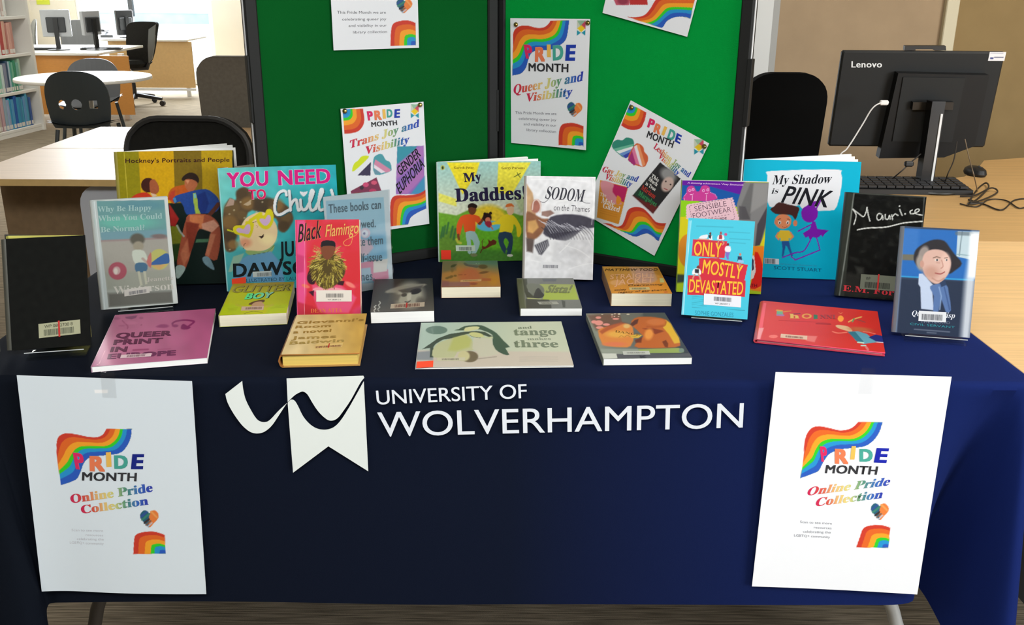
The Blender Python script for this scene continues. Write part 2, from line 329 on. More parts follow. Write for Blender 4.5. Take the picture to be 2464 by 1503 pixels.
# ---- near-left desks, back to back
xl = -1.95; F0 = float(onz(60, 431, .73)[1]); F1 = float(onz(200, 357, .73)[1]); F2 = float(onz(300, 305, .73)[1])
for y0, y1, lb in ((F0, F1-.003, 'pale oak desk nearest the display table on the left, full front edge visible'), (F1+.003, F2, 'pale oak desk butted behind the nearest left desk')):
    t = yawed('desk', lb, 'desk', (xl, y0, 0)); D = y1-y0
    MB().box(0, 1.6, 0, D, .706, .73, r=.002).build('desktop', WOOD, t)
    MB().box(.002, 1.598, -.0015, 0, .7065, .7295).build('edge_band', WEDGE, t)
    if y0 == F0:
        MB().prism(rrect(.22, .60, .02, .70, .07), 0, .03, fn=lambda x, y, z: (x+.19, .05+z, y)).build('end_panel', mat('pale_grey_metal', (188, 190, 196), .5), t)
        MB().box(0, .36, .3, .32, .25, .70).build('modesty_panel', mat('shaded_oak', (128, 104, 74), .6, noise=.1), t)
    for x in ((1.5,) if y0 == F0 else (.05, 1.5)): MB().box(x, x+.05, D/2-.25, D/2+.25, 0, .03).box(x, x+.05, D/2-.03, D/2+.03, .03, .706).build('leg', WHT, t)
# ---- padded task chair tops behind those desks
def padchair(name, lb, x, y, top, w_, h_, m, rim=True, yaw=0., r=.12, th=.06, back=0.):
    t = yawed(name, lb, 'chair', (x, y, 0), yaw)
    P = []
    for (a, b) in rrect(-w_/2, w_/2, top-h_, top, r, 8): P.append((a*(1-.10*((top-b)/h_)), b))
    fn = lambda a, b, z: (a, z+.5*a*a-back*(top-b), b+(-.12*a*a if b > top-.05 else 0))
    MB().prism(P, 0, th, fn=fn).build('backrest', m, t, True)
    if rim: MB().tube([fn(a, b, 0) for a, b in P]+[fn(*P[0], 0)], .011, 6, False).build('rim', mat('rim_black', (46, 46, 46), .5), t, True)
    MB().box(-.23, .23, -.46, -.02, .44, .51, r=.03).build('seat', m, t, True)
    MB().box(-.03, .03, -.04, .03, .45, top-h_*.6).build('back_bar', BLK, t); MB().lathe([(.03, .1), (.03, .44)], (0, -.22, 0), 12).build('gas_column', CHROME, t)
    for k in range(5):
        a = 2*pi*k/5+.3; L = MB().tube([(0, -.22, .10), (.29*cos(a), -.22+.29*sin(a), .07)], [.022, .014], 8).build('leg', BLK, t)
        MB().lathe([(.005, -.012), (.026, -.012), (.026, .012), (.005, .012)], (0, 0, 0), 10).build('caster', BLK, L).matrix_world = Matrix.Translation((.29*cos(a), -.22+.29*sin(a), .028)) @ Matrix.Rotation(pi/2, 4, 'X')
    return t
p = ony(463, 275, 3.35); padchair('task_chair', 'black padded chair with a rounded rim, close behind the yellow portrait book', p[0], 3.25, float(p[2]), .43, .46, DFAB, r=.13, back=.05)
p = ony(590, 135, 4.75); padchair('task_chair', 'grey-brown upholstered tall-backed chair half hidden by the green display board', p[0], 4.75, float(p[2]), .52, .62, GFAB, False, r=.10)
# ---- round table and moulded chairs
p = onz(202, 184, .72); RT = (float(p[0]), float(p[1]))
t = yawed('round_table', 'round pale meeting table between moulded chairs by the bookcase', 'table', (*RT, 0))
MB().lathe([(.44, .695), (.465, .70), (.465, .715), (.462, .72)], n=48).build('tabletop', WTOP, t, True); MB().lathe([(.04, .03), (.04, .695)], n=16).build('pillar', CHROME, t, True)
for k in range(4):
    a = pi/4+k*pi/2; MB().tube([(.03*cos(a), .03*sin(a), .05), (.36*cos(a), .36*sin(a), .02)], [.025, .015]).build('leg', CHROME, t, True)
def shell_chair(lb, x, y, yaw, top=.82, holes=True, m=PSH):
    t = yawed('moulded_chair', lb, 'chair', (x, y, 0), yaw, 'moulded chairs around the round table')
    h = top-.45; z0 = .45; O = [(-.17, z0), (-.19, z0+.12*h), (-.205, z0+.45*h), (-.195, z0+.72*h), (-.15, z0+.9*h), (-.08, z0+.985*h), (0, z0+h), (.08, z0+.985*h), (.15, z0+.9*h), (.195, z0+.72*h), (.205, z0+.45*h), (.19, z0+.12*h), (.17, z0)]
    H = []
    if holes:
        zc = z0+.42*h
        H = [[(-.13, zc-.026), (-.13, zc+.026), (-.078, zc+.026), (-.078, zc-.026)], [(.036*cos(q), zc+.036*sin(q)) for q in np.linspace(0, 2*pi, 13)[:-1]], [(.082+.028*cos(q)+.012, zc+.032*sin(q)) for q in np.linspace(0, 2*pi, 9)[:-1]]]
    fn = lambda a, b, z: (a, z-.9*a*a+.10*(b-z0), b)
    O = sm(O, 4); o = MB().prism(O, -.006, .006, H, fn=lambda a, b, z: (a, b, z)); me = bpy.data.meshes.new('backrest'); me.from_pydata(o.v, [], o.f)
    import bmesh
    bm = bmesh.new(); bm.from_mesh(me)
    for c in np.linspace(-.18, .18, 10): bmesh.ops.bisect_plane(bm, geom=bm.verts[:]+bm.edges[:]+bm.faces[:], plane_co=(c, 0, 0), plane_no=(1, 0, 0))
    for v in bm.verts: v.co = fn(v.co.x, v.co.y, v.co.z)
    bmesh.ops.recalc_face_normals(bm, faces=bm.faces); bm.to_mesh(me); bm.free(); link(me, 'backrest', m, t, False)
    MB().grid(lambda u, v: ((u-.5)*.40*(1-.1*v), .03-v*.40, .455+.03*(2*u-1)**2+.02*(1-v)**3-.015*v*v), 8, 8).grid(lambda u, v: ((u-.5)*.40*(1-.1*v), .03-v*.40, .445+.03*(2*u-1)**2+.02*(1-v)**3-.015*v*v), 8, 8).build('seat', m, t, True, fix=False)
    for sx in (-1, 1):
        MB().tube([(sx*.15, 0, .44), (sx*.20, .10, 0)], .014).build('leg', PSH, t); MB().tube([(sx*.15, -.30, .44), (sx*.20, -.38, 0)], .014).build('leg', PSH, t)
    return t
p = ony(175, 170, 6.4); shell_chair('slate moulded chair with square and round back holes, nearest side of the round table', p[0], 6.4, pi+.08, float(p[2]))
p = ony(220, 141, 7.9); shell_chair('grey moulded chair beyond the far edge of the round table', p[0], 7.9, .1, float(p[2]), False, mat('grey_shell', (86, 88, 90), .45))
# ---- far computer desks
dz = .69
L0 = onz(76, 127, dz); xr = float(ony(228, 126, L0[1])[0]); yf = float(L0[1])
t = yawed('computer_desk', 'far computer desk with an orange-brown front panel behind the round table', 'desk', (float(L0[0]), yf, 0)); W = xr-float(L0[0])
MB().box(-.7, W+.02, 0, 1.25, .665, .69, r=.003).build('desktop', WTOP, t); MB().box(-.6, W+.30, .06, .08, .08, .66).build('modesty_panel', ORNG, t)
for x in (-.55, W+.1): MB().box(x, x+.05, .3, .35, 0, .665).build('leg', WHT, t)
y_ = 12.15; c0, c1 = ony(258, 112, y_), ony(449, 98, y_); zb = float(ony(400, 212, y_)[2])
t2 = yawed('computer_desk', 'far computer desk with a pale beech front panel beside the window', 'desk', (float(c0[0]), y_, 0)); W2 = float(c1[0]-c0[0])
MB().box(-.45, W2, 0, .8, .665, .69, r=.003).build('desktop', WTOP, t2)
MB().box(0, W2+.04, .03, .055, zb, .664).build('front_panel', BEECH, t2); MB().box(0, W2+.04, .028, .06, zb-.035, zb-.004).build('bottom_rail', WHT, t2)
for x in (.05, W2-.08): MB().box(x, x+.04, .06, .10, 0, .664).build('leg', WHT, t2)
# ---- monitors seen from behind
def monitor(lb, px, pyt, pyb, y, wpx, yaw=0., col=BLK, tilt=.0, screen=None):
    a = ony(px, pyt, y); b = ony(px, pyb, y); x, zt = float(a[0]), float(a[2]); zb_ = float(b[2]); wd = wpx/FPX*y
    t = yawed('monitor', lb, 'monitor', (x, y, dz), yaw, 'monitors on the far computer desks')
    MB().box(-wd/2, wd/2, -.02, .02, zb_-dz, zt-dz, r=.006).build('screen_housing', col, t)
    MB().box(-wd*.47, wd*.47, .0201, .022, zb_-dz+.02, zt-dz-.015).build('screen', BLKG, t)
    MB().box(-.09, .09, -.035, -.02, (zb_+zt)/2-dz-.09, (zb_+zt)/2-dz+.06, r=.006).build('mount', DGM, t)
    MB().box(-.022, .022, -.06, -.035, .01, zt-dz-.08).build('pole', BLK, t); MB().lathe([(.11, 0), (.11, .01), (.03, .014)], (0, -.05, 0.001), 20).build('base', DGM, t, True)
    return t
monitor('silver and black monitor on an upright pole, leftmost on the far desk', 130, 23, 88, yf+.45, 62, .3, SILV)
monitor('monitor turned edge-on with a glowing white face, centre of the far desk', 214, 26, 84, yf+.5, 52, 1.15, SILV)
monitor('slim black monitor seen almost edge-on nearest the far window', 296, 24, 84, 12.5, 44, 1.0, BLK)
for px, y, lb in ((100, 0, 'dark keyboard at the left end of the far desk'), (245, 0, 'dark keyboard at the right end of the far desk')):
    p = onz(px, 120 if px < 120 else 119, dz); t = yawed('keyboard', lb, 'keyboard', (float(p[0]), float(p[1]), dz+.001), .2)
    MB().box(-.2, .2, -.07, .07, 0, .018, r=.004).build('tray', BLK, t)
    for r_ in range(4): MB().box(-.185, .185, -.055+r_*.03, -.032+r_*.03, .018, .024).build('key_row', mat('key_grey', (60, 60, 66), .5), t)
p = (float(ony(262, 100, 12.5)[0]), 12.45); t = yawed('desk_phone', 'small dark telephone on the far desk below the window', 'telephone', (float(p[0]), float(p[1]), dz+.001)); MB().prism([(0, 0), (.2, 0), (.2, .07), (0, .03)], -.08, .08, fn=lambda x, y, z: (z, x, y)).build('body', DGM, t); MB().box(-.08, -.03, .02, .19, .07, .1, r=.01).build('handset', BLK, t)
# ---- operator chair by the beech panel
p = onz(325, 254, 0.0); cx, cy = float(p[0]), float(p[1]); top = float(ony(342, 52, cy)[2])
t = yawed('office_chair', 'black high-backed office chair on castors in front of the pale beech panel', 'chair', (cx, cy, 0))
sc = cy/FPX
def P3(px, py, dy_=0): q = ony(px, py, cy+dy_); return (float(q[0])-cx, dy_, float(q[2]))
bk = [P3(x, y) for x, y in ((307, 75), (312, 58), (330, 52), (365, 52), (379, 56), (378, 75), (372, 120), (364, 146), (352, 150), (322, 148), (309, 130))]
MB().prism([(q[0], q[2]) for q in sm(bk, 4, True)], -.045, .03, fn=lambda a, b, z: (a, z, b)).build('backrest', DFAB, t, True)
MB().prism([(P3(x, y)[0], P3(x, y)[2]) for x, y in ((362, 70), (379, 58), (375, 110), (370, 140), (362, 150), (360, 110))], .03, .06, fn=lambda a, b, z: (a, -z, b)).build('back_shell', mat('shell_grey', (96, 98, 94), .5), t)
q = P3(356, 96); MB().lathe([(.035, 0), (.042, .01), (.042, .02), (.03, .03)], n=16).build('badge', GPL, t, True).matrix_world = Matrix.Translation((q[0], -.06, q[2])) @ Matrix.Rotation(pi/2, 4, 'X')
q = P3(300, 160); MB().box(q[0]-.14, q[0]+.26, -.22, .22, .44, .52, r=.04).build('seat', DFAB, t, True)
q1_ = P3(356, 145); MB().tube([(q1_[0], .02, .75), (q1_[0]+.02, .02, .55), (q1_[0]-.02, 0, .43), (0, 0, .42)], .03).build('back_bar', BLK, t, True)
MB().lathe([(.03, .25), (.03, .44)], n=12).build('gas_column', CHROME, t, True); MB().lathe([(.04, .08), (.035, .26)], n=12).build('column_sleeve', BLK, t, True)
for k, ang in enumerate((-.05, 1.2, 2.5, 3.75, 5.0)):
    L = MB().tube([(0, 0, .13), (.33*cos(ang), .33*sin(ang), .08)], [.028, .018]).build('leg', BLK, t, True)
    MB().lathe([(.008, -.02), (.03, -.02), (.03, .02), (.008, .02)], n=12).build('caster', BLK, L, True).matrix_world = Matrix.Translation((.33*cos(ang), .33*sin(ang), .031)) @ Matrix.Rotation(pi/2, 4, 'X') @ Matrix.Rotation(.4*k, 4, 'Y')
for px, py, y, lb in ((185, 48, 12.0, 'grey moulded chair behind the silver monitor on the far desk'), (74, 46, 11.5, 'dark olive chair back showing past the end of the bookcase')):
    p = ony(px, py, y); shell_chair(lb, p[0], y, .3 if px > 100 else -1.0, float(p[2]), False, GPL if px > 100 else mat('olive_shell', (66, 66, 56), .5))['group'] = 'chairs behind the far desks'
p0, p1 = ony(86, 0, 13.68), ony(119, 11, 13.68)
t = yawed('wall_notice', 'lime green notice stuck on the pale wall left of the far window', 'notice', (float(p0[0]), 13.697, float(p1[2]))); MB().box(0, float(p1[0]-p0[0]), -.004, 0, 0, .22).build('sheet', mat('lime_card', (190, 200, 60), .7), t)
# ---- bookcase at far left, its open face turned towards the aisle
A = np.array(onz(103, 312, .0)); B = np.array(onz(0, 338, .0)); B[2] = A[2] = 0; ev = (A-B)/np.linalg.norm(A-B); nv = np.array([ev[1], -ev[0], 0]); LEN = float(np.linalg.norm(A-B))+.5
o_ = A-ev*LEN; bc = thing('bookcase', 'white steel library bookcase at the far left filled with coloured book rows', 'bookcase', o_, ev, (-nv[0], -nv[1], 0), (0, 0, 1))
SH = [float(ony(100, y, A[1])[2]) for y in (296, 211, 124, 37)]; SH = [SH[0], SH[0]+(SH[3]-SH[0])/3, SH[0]+(SH[3]-SH[0])*2/3, SH[3], SH[3]+(SH[3]-SH[0])/3]
SW = mat('white_steel', (236, 234, 226), .45)
MB().box(LEN, LEN+.03, -.02, .3, 0, 2.1).build('side_panel', SW, bc); MB().box(-.03, 0, -.02, .3, 0, 2.1).build('side_panel', SW, bc); MB().box(0, LEN, .28, .30, 0, 2.1).build('back_panel', mat('steel_back', (196, 192, 182), .6), bc)
MB().box(0, LEN, 0, .28, 0, SH[0]-.03).build('plinth', SW, bc)
for z in SH: MB().box(0, LEN, 0, .28, z-.03, z, r=.004).build('shelf', SW, bc)
bmx = Matrix(((ev[0], -nv[0], 0, o_[0]), (ev[1], -nv[1], 0, o_[1]), (0, 0, 1, 0), (0, 0, 0, 1)))
PAL = [[(60, 110, 160), (90, 170, 190), (70, 160, 200), (60, 150, 190), (40, 90, 170), (70, 170, 200), (150, 170, 200), (190, 170, 170), (200, 180, 175), (185, 150, 140), (190, 200, 190)],
       [(150, 190, 170), (110, 170, 150), (70, 140, 120), (120, 190, 160), (90, 150, 140), (170, 200, 190), (60, 90, 110), (140, 120, 150), (200, 205, 200)],
       [(200, 130, 130), (215, 150, 140), (190, 100, 110), (220, 170, 160), (180, 60, 70), (225, 215, 205), (120, 140, 170), (205, 160, 140)],
       [(225, 225, 215), (200, 200, 190), (235, 235, 230), (160, 160, 150), (90, 90, 90), (190, 185, 170)]]
NM = ['bottom shelf', 'second shelf up', 'third shelf up', 'topmost visible shelf']; CN = [['blue', 'teal'], ['sea-green', 'grey-green'], ['pink', 'red'], ['white', 'grey']]
ORD = 'first second third fourth fifth sixth seventh eighth ninth tenth eleventh twelfth thirteenth fourteenth fifteenth sixteenth seventeenth eighteenth nineteenth twentieth'.split()+['far']*20
def cname(c):
    r, g, b = c; l = sum(c)/3; s_ = max(c)-min(c)
    if s_ < 22: return 'white' if l > 205 else 'pale grey' if l > 150 else 'dark grey'
    if r == max(c): return ('pale ' if l > 175 else '')+('pink' if b > 95 else 'red')
    if g == max(c): return ('pale ' if l > 165 else '')+'sea-green'
    return ('pale ' if l > 150 else '')+('teal' if g > b-30 else 'blue')
WB = mat('spine_label', (226, 222, 214), .6)
for r_ in range(4):
    x = LEN-.12-(.02, .10, .14, .18)[r_]; k = 0
    while k < 30:
        wp = o_+ev*x-EYE
        if x < .05 or 1232+FPX*float(wp @ CR)/float(wp @ _fw) < -12: break
        tw = random.uniform(.022, .045); h = random.uniform(.25, .315) if r_ < 3 else random.uniform(.28, .33); c = PAL[r_][min(len(PAL[r_])-1, int(k/1.6)) if r_ == 0 else k % len(PAL[r_])]
        c = tuple(int(np.clip(v+random.uniform(-14, 14), 0, 255)) for v in c); d = random.uniform(.16, .2)
        t = yawed('library_book', '%s book, %s from the right end, %s of the bookcase' % (cname(c), ORD[k], NM[r_]), 'book', (0, 0, 0), 0, 'books on the %s of the bookcase' % NM[r_])
        t.matrix_world = bmx @ Matrix.Translation((x, .01, SH[r_]+.001)) @ Matrix.Rotation(.03, 4, 'Y')
        MB().box(0, tw-.003, .0, d, 0, h, r=.003).build('cover', mat('book_%d_%d_%d' % c, c, .5), t); MB().box(.002, tw-.005, -.001, .0, .01, .045).build('spine_label', WB, t)
        x -= tw+.002; k += 1
# ---- right side desks, partition side
y2 = float(onz(2464, 580, .73)[1]); y1 = float(onz(2464, 945, .73)[1])
t = yawed('desk', 'light oak desk surface directly to the right of the display table', 'desk', (.921, y1, 0))
MB().box(0, 1.8, 0, y2-y1-.003, .704, .73, r=.002).build('desktop', WOODR, t); MB().box(.3, .34, .1, .9, 0, .704).build('leg', DGM, t); MB().box(1.5, 1.54, .1, .9, 0, .704).build('leg', DGM, t); MB().box(.05, 1.75, .45, .47, .25, .704).build('modesty_panel', mat('dark_panel', (60, 54, 46), .7), t)
w0 = .62; K = [onz(x, y, .73) for x, y in ((2085, 436), (2250, 433), (2320, 425), (2350, 408), (2368, 386), (2464, 379))]
t = yawed('desk', 'darker oak computer desk with a curved far edge under the big black monitor', 'desk', (0, 0, 0))
pl = [(w0, y2+.003), (2.9, y2+.003), (2.9, float(K[5][1])+.02)]+[(float(k[0]), float(k[1])) for k in K[::-1]]+[(w0, float(K[0][1])-.01)]
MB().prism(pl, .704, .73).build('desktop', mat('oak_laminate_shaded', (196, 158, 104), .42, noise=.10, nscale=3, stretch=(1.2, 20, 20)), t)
for x in (.9, 2.6): MB().box(x, x+.05, y2+.1, y2+.16, 0, .704).build('leg', DGM, t)
p = ony(1905, 182, 4.05); padchair('task_chair', 'black tall-backed office chair behind the oak computer desk, left of the big monitor', p[0]-.01, 4.05, float(p[2])+.01, .36, .62, mat('black_fabric', (13, 13, 13), .95, spec=.1), False, r=.12, back=-.08)
# ---- big monitor
MX_, MY_, MZ_ = 1.0954, 3.2977, .74+.438; ta = -.1088; ya = -.0158
e_ = np.array([cos(ya), sin(ya), 0]); b_ = np.array([-sin(ya), cos(ya), 0]); u_ = np.array([0, 0, cos(ta)])+b_*sin(ta); n_ = np.cross(e_, u_); W_, H_ = .54, .325
o_ = np.array([MX_, MY_, MZ_])-u_*H_
t = thing('monitor', 'large black monitor seen from behind with white maker lettering on the oak desk', 'monitor', o_, e_, u_, n_); fm = Frame(o_, e_, u_)
MBK = mat('monitor_back', (30, 32, 33), .55, spec=.25); MB().box(0, W_, 0, H_, -.022, 0, r=.006).build('housing', MBK, t); MB().box(.008, W_-.008, .02, H_-.008, -.0235, -.022).build('screen', BLKG, t)
def lp(px, py): q = fm.loc(px, py); return float(q[0]), float(q[1])
a, b = lp(2160, 175), lp(2370, 395)
MB().prism([lp(2153, 171), lp(2370, 176), lp(2335, 345), lp(2262, 372), lp(2107, 374)], 0, .035).build('rear_unit', mat('monitor_unit', (18, 19, 20), .5, spec=.25), t)
MB().prism([lp(2164, 180), lp(2312, 182), lp(2280, 335), lp(2138, 333)], .035, .039).build('rear_cover', MBK, t)
MB().prism([lp(2182, 236), lp(2278, 236), lp(2276, 254), lp(2180, 254)], .039, .06).build('bracket', BLKG, t)
MB().prism([lp(2178, 122), lp(2179, 111), lp(2277, 111), lp(2278, 122), lp(2250, 122), lp(2250, 119), lp(2204, 119), lp(2204, 122)], -.02, -.004).build('camera_bar', BLK, t)
s_ = lp(2377, 146); s2 = lp(2421, 125); ar = Art(fm, s2[0]-s_[0], s2[1]-s_[1], (1780, 0, 3.006), (232, 234, 240), .002, x0=s_[0], y0=s_[1])
ar.line([(1815, 386), (1905, 386)], 4, (150, 155, 180)); ar.line([(1842, 415), (1905, 415)], 8, (120, 125, 150)); ar.line([(1815, 420), (1828, 420)], 14, (70, 80, 140)); ar.build('asset_label', PAPER, t, slab=[(s_[0], s2[0], s_[1], s2[1], .0002, .0009)], z=.001, slabcol=(230, 232, 238))
class TextPlate:
    pass
def letters(fr, parent, name, items, crop, m, z, gain=1., lift=.0003):
    A_ = Art(fr, .001, .001, crop, step=.001, gain=gain); A_.a = A_.a[:0]; V = []; F = []; C = []; k = 0
    for it in items: A_.text(*it[0], **it[1])
    for P, Fc, c, lay in A_.L: V.append(np.c_[P[:, :2], z+lift*lay+P[:, 2]]); F.append(Fc+k); C.append(c); k += len(P)
    V = np.concatenate(V); F = np.concatenate(F); me = bpy.data.meshes.new(name); me.from_pydata(V.tolist(), [], F.tolist())
    ca = me.attributes.new('Col', 'FLOAT_COLOR', 'POINT'); ca.data.foreach_set('color', np.c_[np.clip(lin(np.concatenate(C))*gain, 0, .95), np.ones(k)].astype(np.float32).ravel()); return link(me, name, m, parent)
letters(fm, t, 'maker_lettering', [(('Lenovo', (807, 487), (1028, 487), (808, 442), (222, 226, 230)), dict(st='sb', off=.004))], (1780, 0, 3.006), PAPER, .0)
bp_ = onz(2252, 502, .73); bx, by = float(bp_[0]), float(bp_[1])
st_ = fm.o+fm.e*lp(2228, 245)[0]+fm.u*lp(2228, 245)[1]+fm.n*.06
def wl(p): q = np.array(p)-fm.o; return (q @ fm.e, q @ fm.u, q @ fm.n)
pw = np.array([float(st_[0]), float(st_[1]), 0]); z_t = float(st_[2])
MB().add([wl((pw[0]+dx_, pw[1]-dy_, zz)) for zz in (.74, z_t+.02) for dx_, dy_ in ((-.022, 0), (.022, 0), (.022, .045), (-.022, .045))], [(3, 2, 1, 0), (4, 5, 6, 7), (0, 1, 5, 4), (1, 2, 6, 5), (2, 3, 7, 6), (3, 0, 4, 7)]).build('pole', BLKG, t)
MB().add([wl((pw[0]+.014+dx_, pw[1]-dy_, zz)) for zz in (.74, z_t-.02) for dx_, dy_ in ((-.0035, .044), (.0035, .044), (.0035, .0485), (-.0035, .0485))], [(3, 2, 1, 0), (4, 5, 6, 7), (0, 1, 5, 4), (1, 2, 6, 5), (2, 3, 7, 6), (3, 0, 4, 7)]).build('pole_trim', mat('bright_trim', (215, 218, 220), .35), t)
b_m = MB().lathe([(.105, 0), (.11, .004), (.108, .009), (.03, .012)], (pw[0]+.02, pw[1]-.03, .7305), 32); b_m.v = [wl(v) for v in b_m.v]; b_m.build('base', mat('stand_base', (34, 34, 32), .35), t, True)
# keyboard, mouse, cables
p = onz(2200, 458, .73); t = yawed('keyboard', 'black keyboard lying behind the big monitor stand', 'keyboard', (float(p[0])-.045, float(p[1]), .7305), -.03)
MB().prism([(-.07, 0), (.07, 0), (.07, .028), (-.07, .016)], -.23, .21, fn=lambda x, y, z: (z, x, y)).build('tray', BLK, t)
for r_ in range(5):
    for c_ in range(14): MB().box(-.22+c_*.030, -.194+c_*.030, -.062+r_*.026, -.040+r_*.026, .02+.0022*r_, .027+.0022*r_).build('key', mat('key_black', (30, 30, 32), .5), t)
p = onz(2342, 420, .73); t = yawed('mouse', 'black rounded computer mouse at the curved edge of the oak desk', 'mouse', (float(p[0]), float(p[1])-.01, .731), .2)
MB().lathe([(.0001, .033), (.018, .031), (.028, .022), (.031, .008), (.028, 0)], n=20, sx=1, sy=1.7).build('shell', BLK, t, True); MB().tube([(0, -.03, .03), (0, -.015, .034)], .004).build('wheel', DGM, t)
def cable(name, lb, pts, r, m, sm_=8, **kw):
    q = sm(pts, sm_); o = MB().tube(q, r, 6).build(name, m, None, True); o['label'] = lb; o['category'] = 'cable'; return o
def dk(px, py, z=.7335): return tuple(float(v) for v in onz(px, py, z))
def iny(px, py, y): return tuple(float(v) for v in ony(px, py, y))
cable('white_cable', 'white cable plugged into the side of the big monitor and drooping to the desk', [iny(2138, 247, 3.20), iny(2118, 248, 3.19), iny(2098, 262, 3.19), iny(2075, 300, 3.2), iny(2040, 355, 3.2), iny(2022, 372, 3.2), iny(1990, 420, 3.21)], .0022, mat('white_cable', (225, 225, 225), .4))
q = iny(2127, 247, 3.195); t = yawed('cable_plug', 'white plug of the cable in the back of the big monitor', 'plug', q); MB().box(-.014, .014, -.006, .006, -.008, .008, r=.003).build('body', mat('white_cable'), t)
CB = mat('dark_cable', (38, 32, 26), .5)
cable('thin_cable', 'thin dark cable hanging from the big monitor behind its lower right edge', [iny(2303, 340, 3.22), iny(2295, 385, 3.2), iny(2280, 420, 3.17), dk(2272, 448)], .002, CB)
cable('thin_cable', 'thin grey cable hanging straight down right of the big monitor', [iny(2322, 335, 3.22), iny(2332, 380, 3.15), iny(2343, 420, 3.05), dk(2352, 460)], .0018, mat('grey_cable', (120, 104, 84), .4))
cable('thin_cable', 'brown cable with an inline block slanting down left of the monitor pole', [iny(2216, 370, 3.22), iny(2190, 392, 3.22), iny(2165, 415, 3.2), dk(2128, 444)], .0022, CB)
q = iny(2187, 394, 3.21); t = yawed('inline_adapter', 'small black inline block on the brown cable under the monitor', 'adapter', q); MB().box(-.015, .015, -.008, .008, -.009, .009, r=.004).build('body', BLK, t)
loops = [(2322, 470), (2345, 450), (2375, 430), (2395, 445), (2370, 470), (2335, 492), (2350, 505), (2400, 480), (2440, 470), (2464, 478)]
cable('coiled_cable', 'tangle of black cable coiled on the oak desk right of the monitor base', [dk(*l, .734+.004*(k % 3)) for k, l in enumerate([(2310, 472), (2345, 470), (2385, 452), (2400, 462), (2370, 478), (2335, 486), (2352, 455), (2372, 440), (2378, 452), (2350, 480), (2330, 490), (2365, 488)])], .0028, CB, 10)
cable('trailing_cable', 'black cable trailing from the tangle towards the right edge of the oak desk', [dk(*l) for l in [(2330, 480), (2370, 492), (2410, 505), (2440, 482), (2475, 478), (2500, 486)]], .0025, CB)
cable('trailing_cable', 'black cable curving in front of the tangle on the oak desk', [dk(*l) for l in [(2310, 490), (2350, 497), (2380, 480), (2420, 482), (2450, 500), (2470, 498), (2500, 496)]], .0022, CB)
# ------------------------------------------------------------ display table under its cloth
TZ = .740
t = yawed('folding_table', 'folding table carrying the display, hidden under the navy cloth with curved legs showing below', 'table', (-.045, 1.96, 0))
MB().box(-.93, .93, -.43, .43, .700, .733, r=.01).build('tabletop', mat('grey_tabletop', (150, 150, 148), .6), t)
LEGM = mat('grey_leg_tube', (196, 198, 196), .3, .3); LEGD = mat('dark_leg_tube', (58, 52, 46), .5)
g0 = onz(240, 1503, 0)
def leg(pxs, y, m):
    P = []
    for (a_, b_) in pxs: q = ony(a_, b_, y); P.append((float(q[0])+.045, y-1.96, float(q[2])))
    a_, b_ = P[0], P[-1]; k_ = (a_[0]-b_[0])/(a_[2]-b_[2]); P = [(a_[0]+k_*(.70-a_[2])*.15, a_[1], .70), (a_[0]+k_*.1, a_[1], a_[2]+.14)]+P+[(b_[0]-k_*(b_[2]-.014), b_[1], .014)]
    return MB().tube(sm(P, 4), .014, 10).build('leg', m, t, True)
leg([(2127, 1420), (2146, 1460), (2158, 1503)], 1.72, LEGM); leg([(242, 1430), (234, 1465), (228, 1503)], 1.72, LEGD)
for x in (-.78, .78): MB().tube([(x, .3, .70), (x, .34, .35), (x, .33, .02)], .014, 10).build('leg', LEGD, t, True)
# cloth: table-top sheet, rolled edge and skirt as one surface
XL, XR, YF, YB = -.985, .915, 1.520, 2.425; RD = .035
def corner(cx, cy, a0, a1, n=9): return [(cx+RD*cos(a), cy+RD*sin(a)) for a in np.linspace(a0, a1, n)]
top = []; bot = []
def seg(P, Q, n):
    for k in range(n): t_ = k/(n); yield t_
fr_n = 60
L_b = [(-.848, 1.501, .295), (-.80, 1.501, .297), (-.5, 1.501, .300), (-.2, 1.501, .297), (0, 1.501, .298), (.3, 1.501, .300), (.6, 1.501, .302), (.738, 1.501, .306)]
cor = [(.762, 1.560, .30), (.785, 1.640, .275), (.812, 1.680, .25), (.842, 1.630, .215), (.866, 1.530, .15), (.888, 1.440, .06), (.918, 1.420, .03), (.940, 1.47, .10), (.936, 1.56, .20), (.938, 1.66, .28)]
corl = [(-.045-(x-.045)*1.0-.09+.0, y, z) for x, y, z in cor]
corl = [(-.858, 1.498, .29), (-.852, 1.478, .28), (-.840, 1.452, .235), (-.845, 1.415, .13), (-.89, 1.40, .06), (-.95, 1.41, .04), (-1.0, 1.45, .08), (-1.01, 1.50, .15), (-1.005, 1.57, .22), (-1.005, 1.66, .29)]
side_r = [(.924, 1.85, .30), (.926, 2.1, .30), (.925, 2.3, .30), (.924, 2.44, .30)]; side_l = [(-(x)-.07, y, z) for x, y, z in side_r]
back = [(.5, 2.452, .30), (0, 2.448, .30), (-.5, 2.452, .30)]
ctrl = L_b+cor+side_r+back+side_l[::-1]+corl[::-1]
tp = [(x, YF) for x, y, z in L_b]
tp[0] = (-.86, YF); nC = len(cor)
cr_ = [(.80, YF), (.835, YF), (.862, YF)]+corner(XR-RD, YF+RD, -pi/2, 0, nC-5)[:]+[(XR, YF+.08), (XR, YF+.15)]
cl_ = [(-.91, YF), (-.925, YF), (-.94, YF)]+corner(XL+RD, YF+RD, -pi/2, -pi, nC-5)+[(XL, YF+.08), (XL, YF+.15)]
tp += cr_+[(XR, y) for y in (1.85, 2.1, 2.3, YB)]+[(.5, YB), (0, YB), (-.5, YB)]+[(XL, y) for y in (YB, 2.3, 2.1, 1.85)]+cl_[::-1]
assert len(tp) == len(ctrl), (len(tp), len(ctrl))
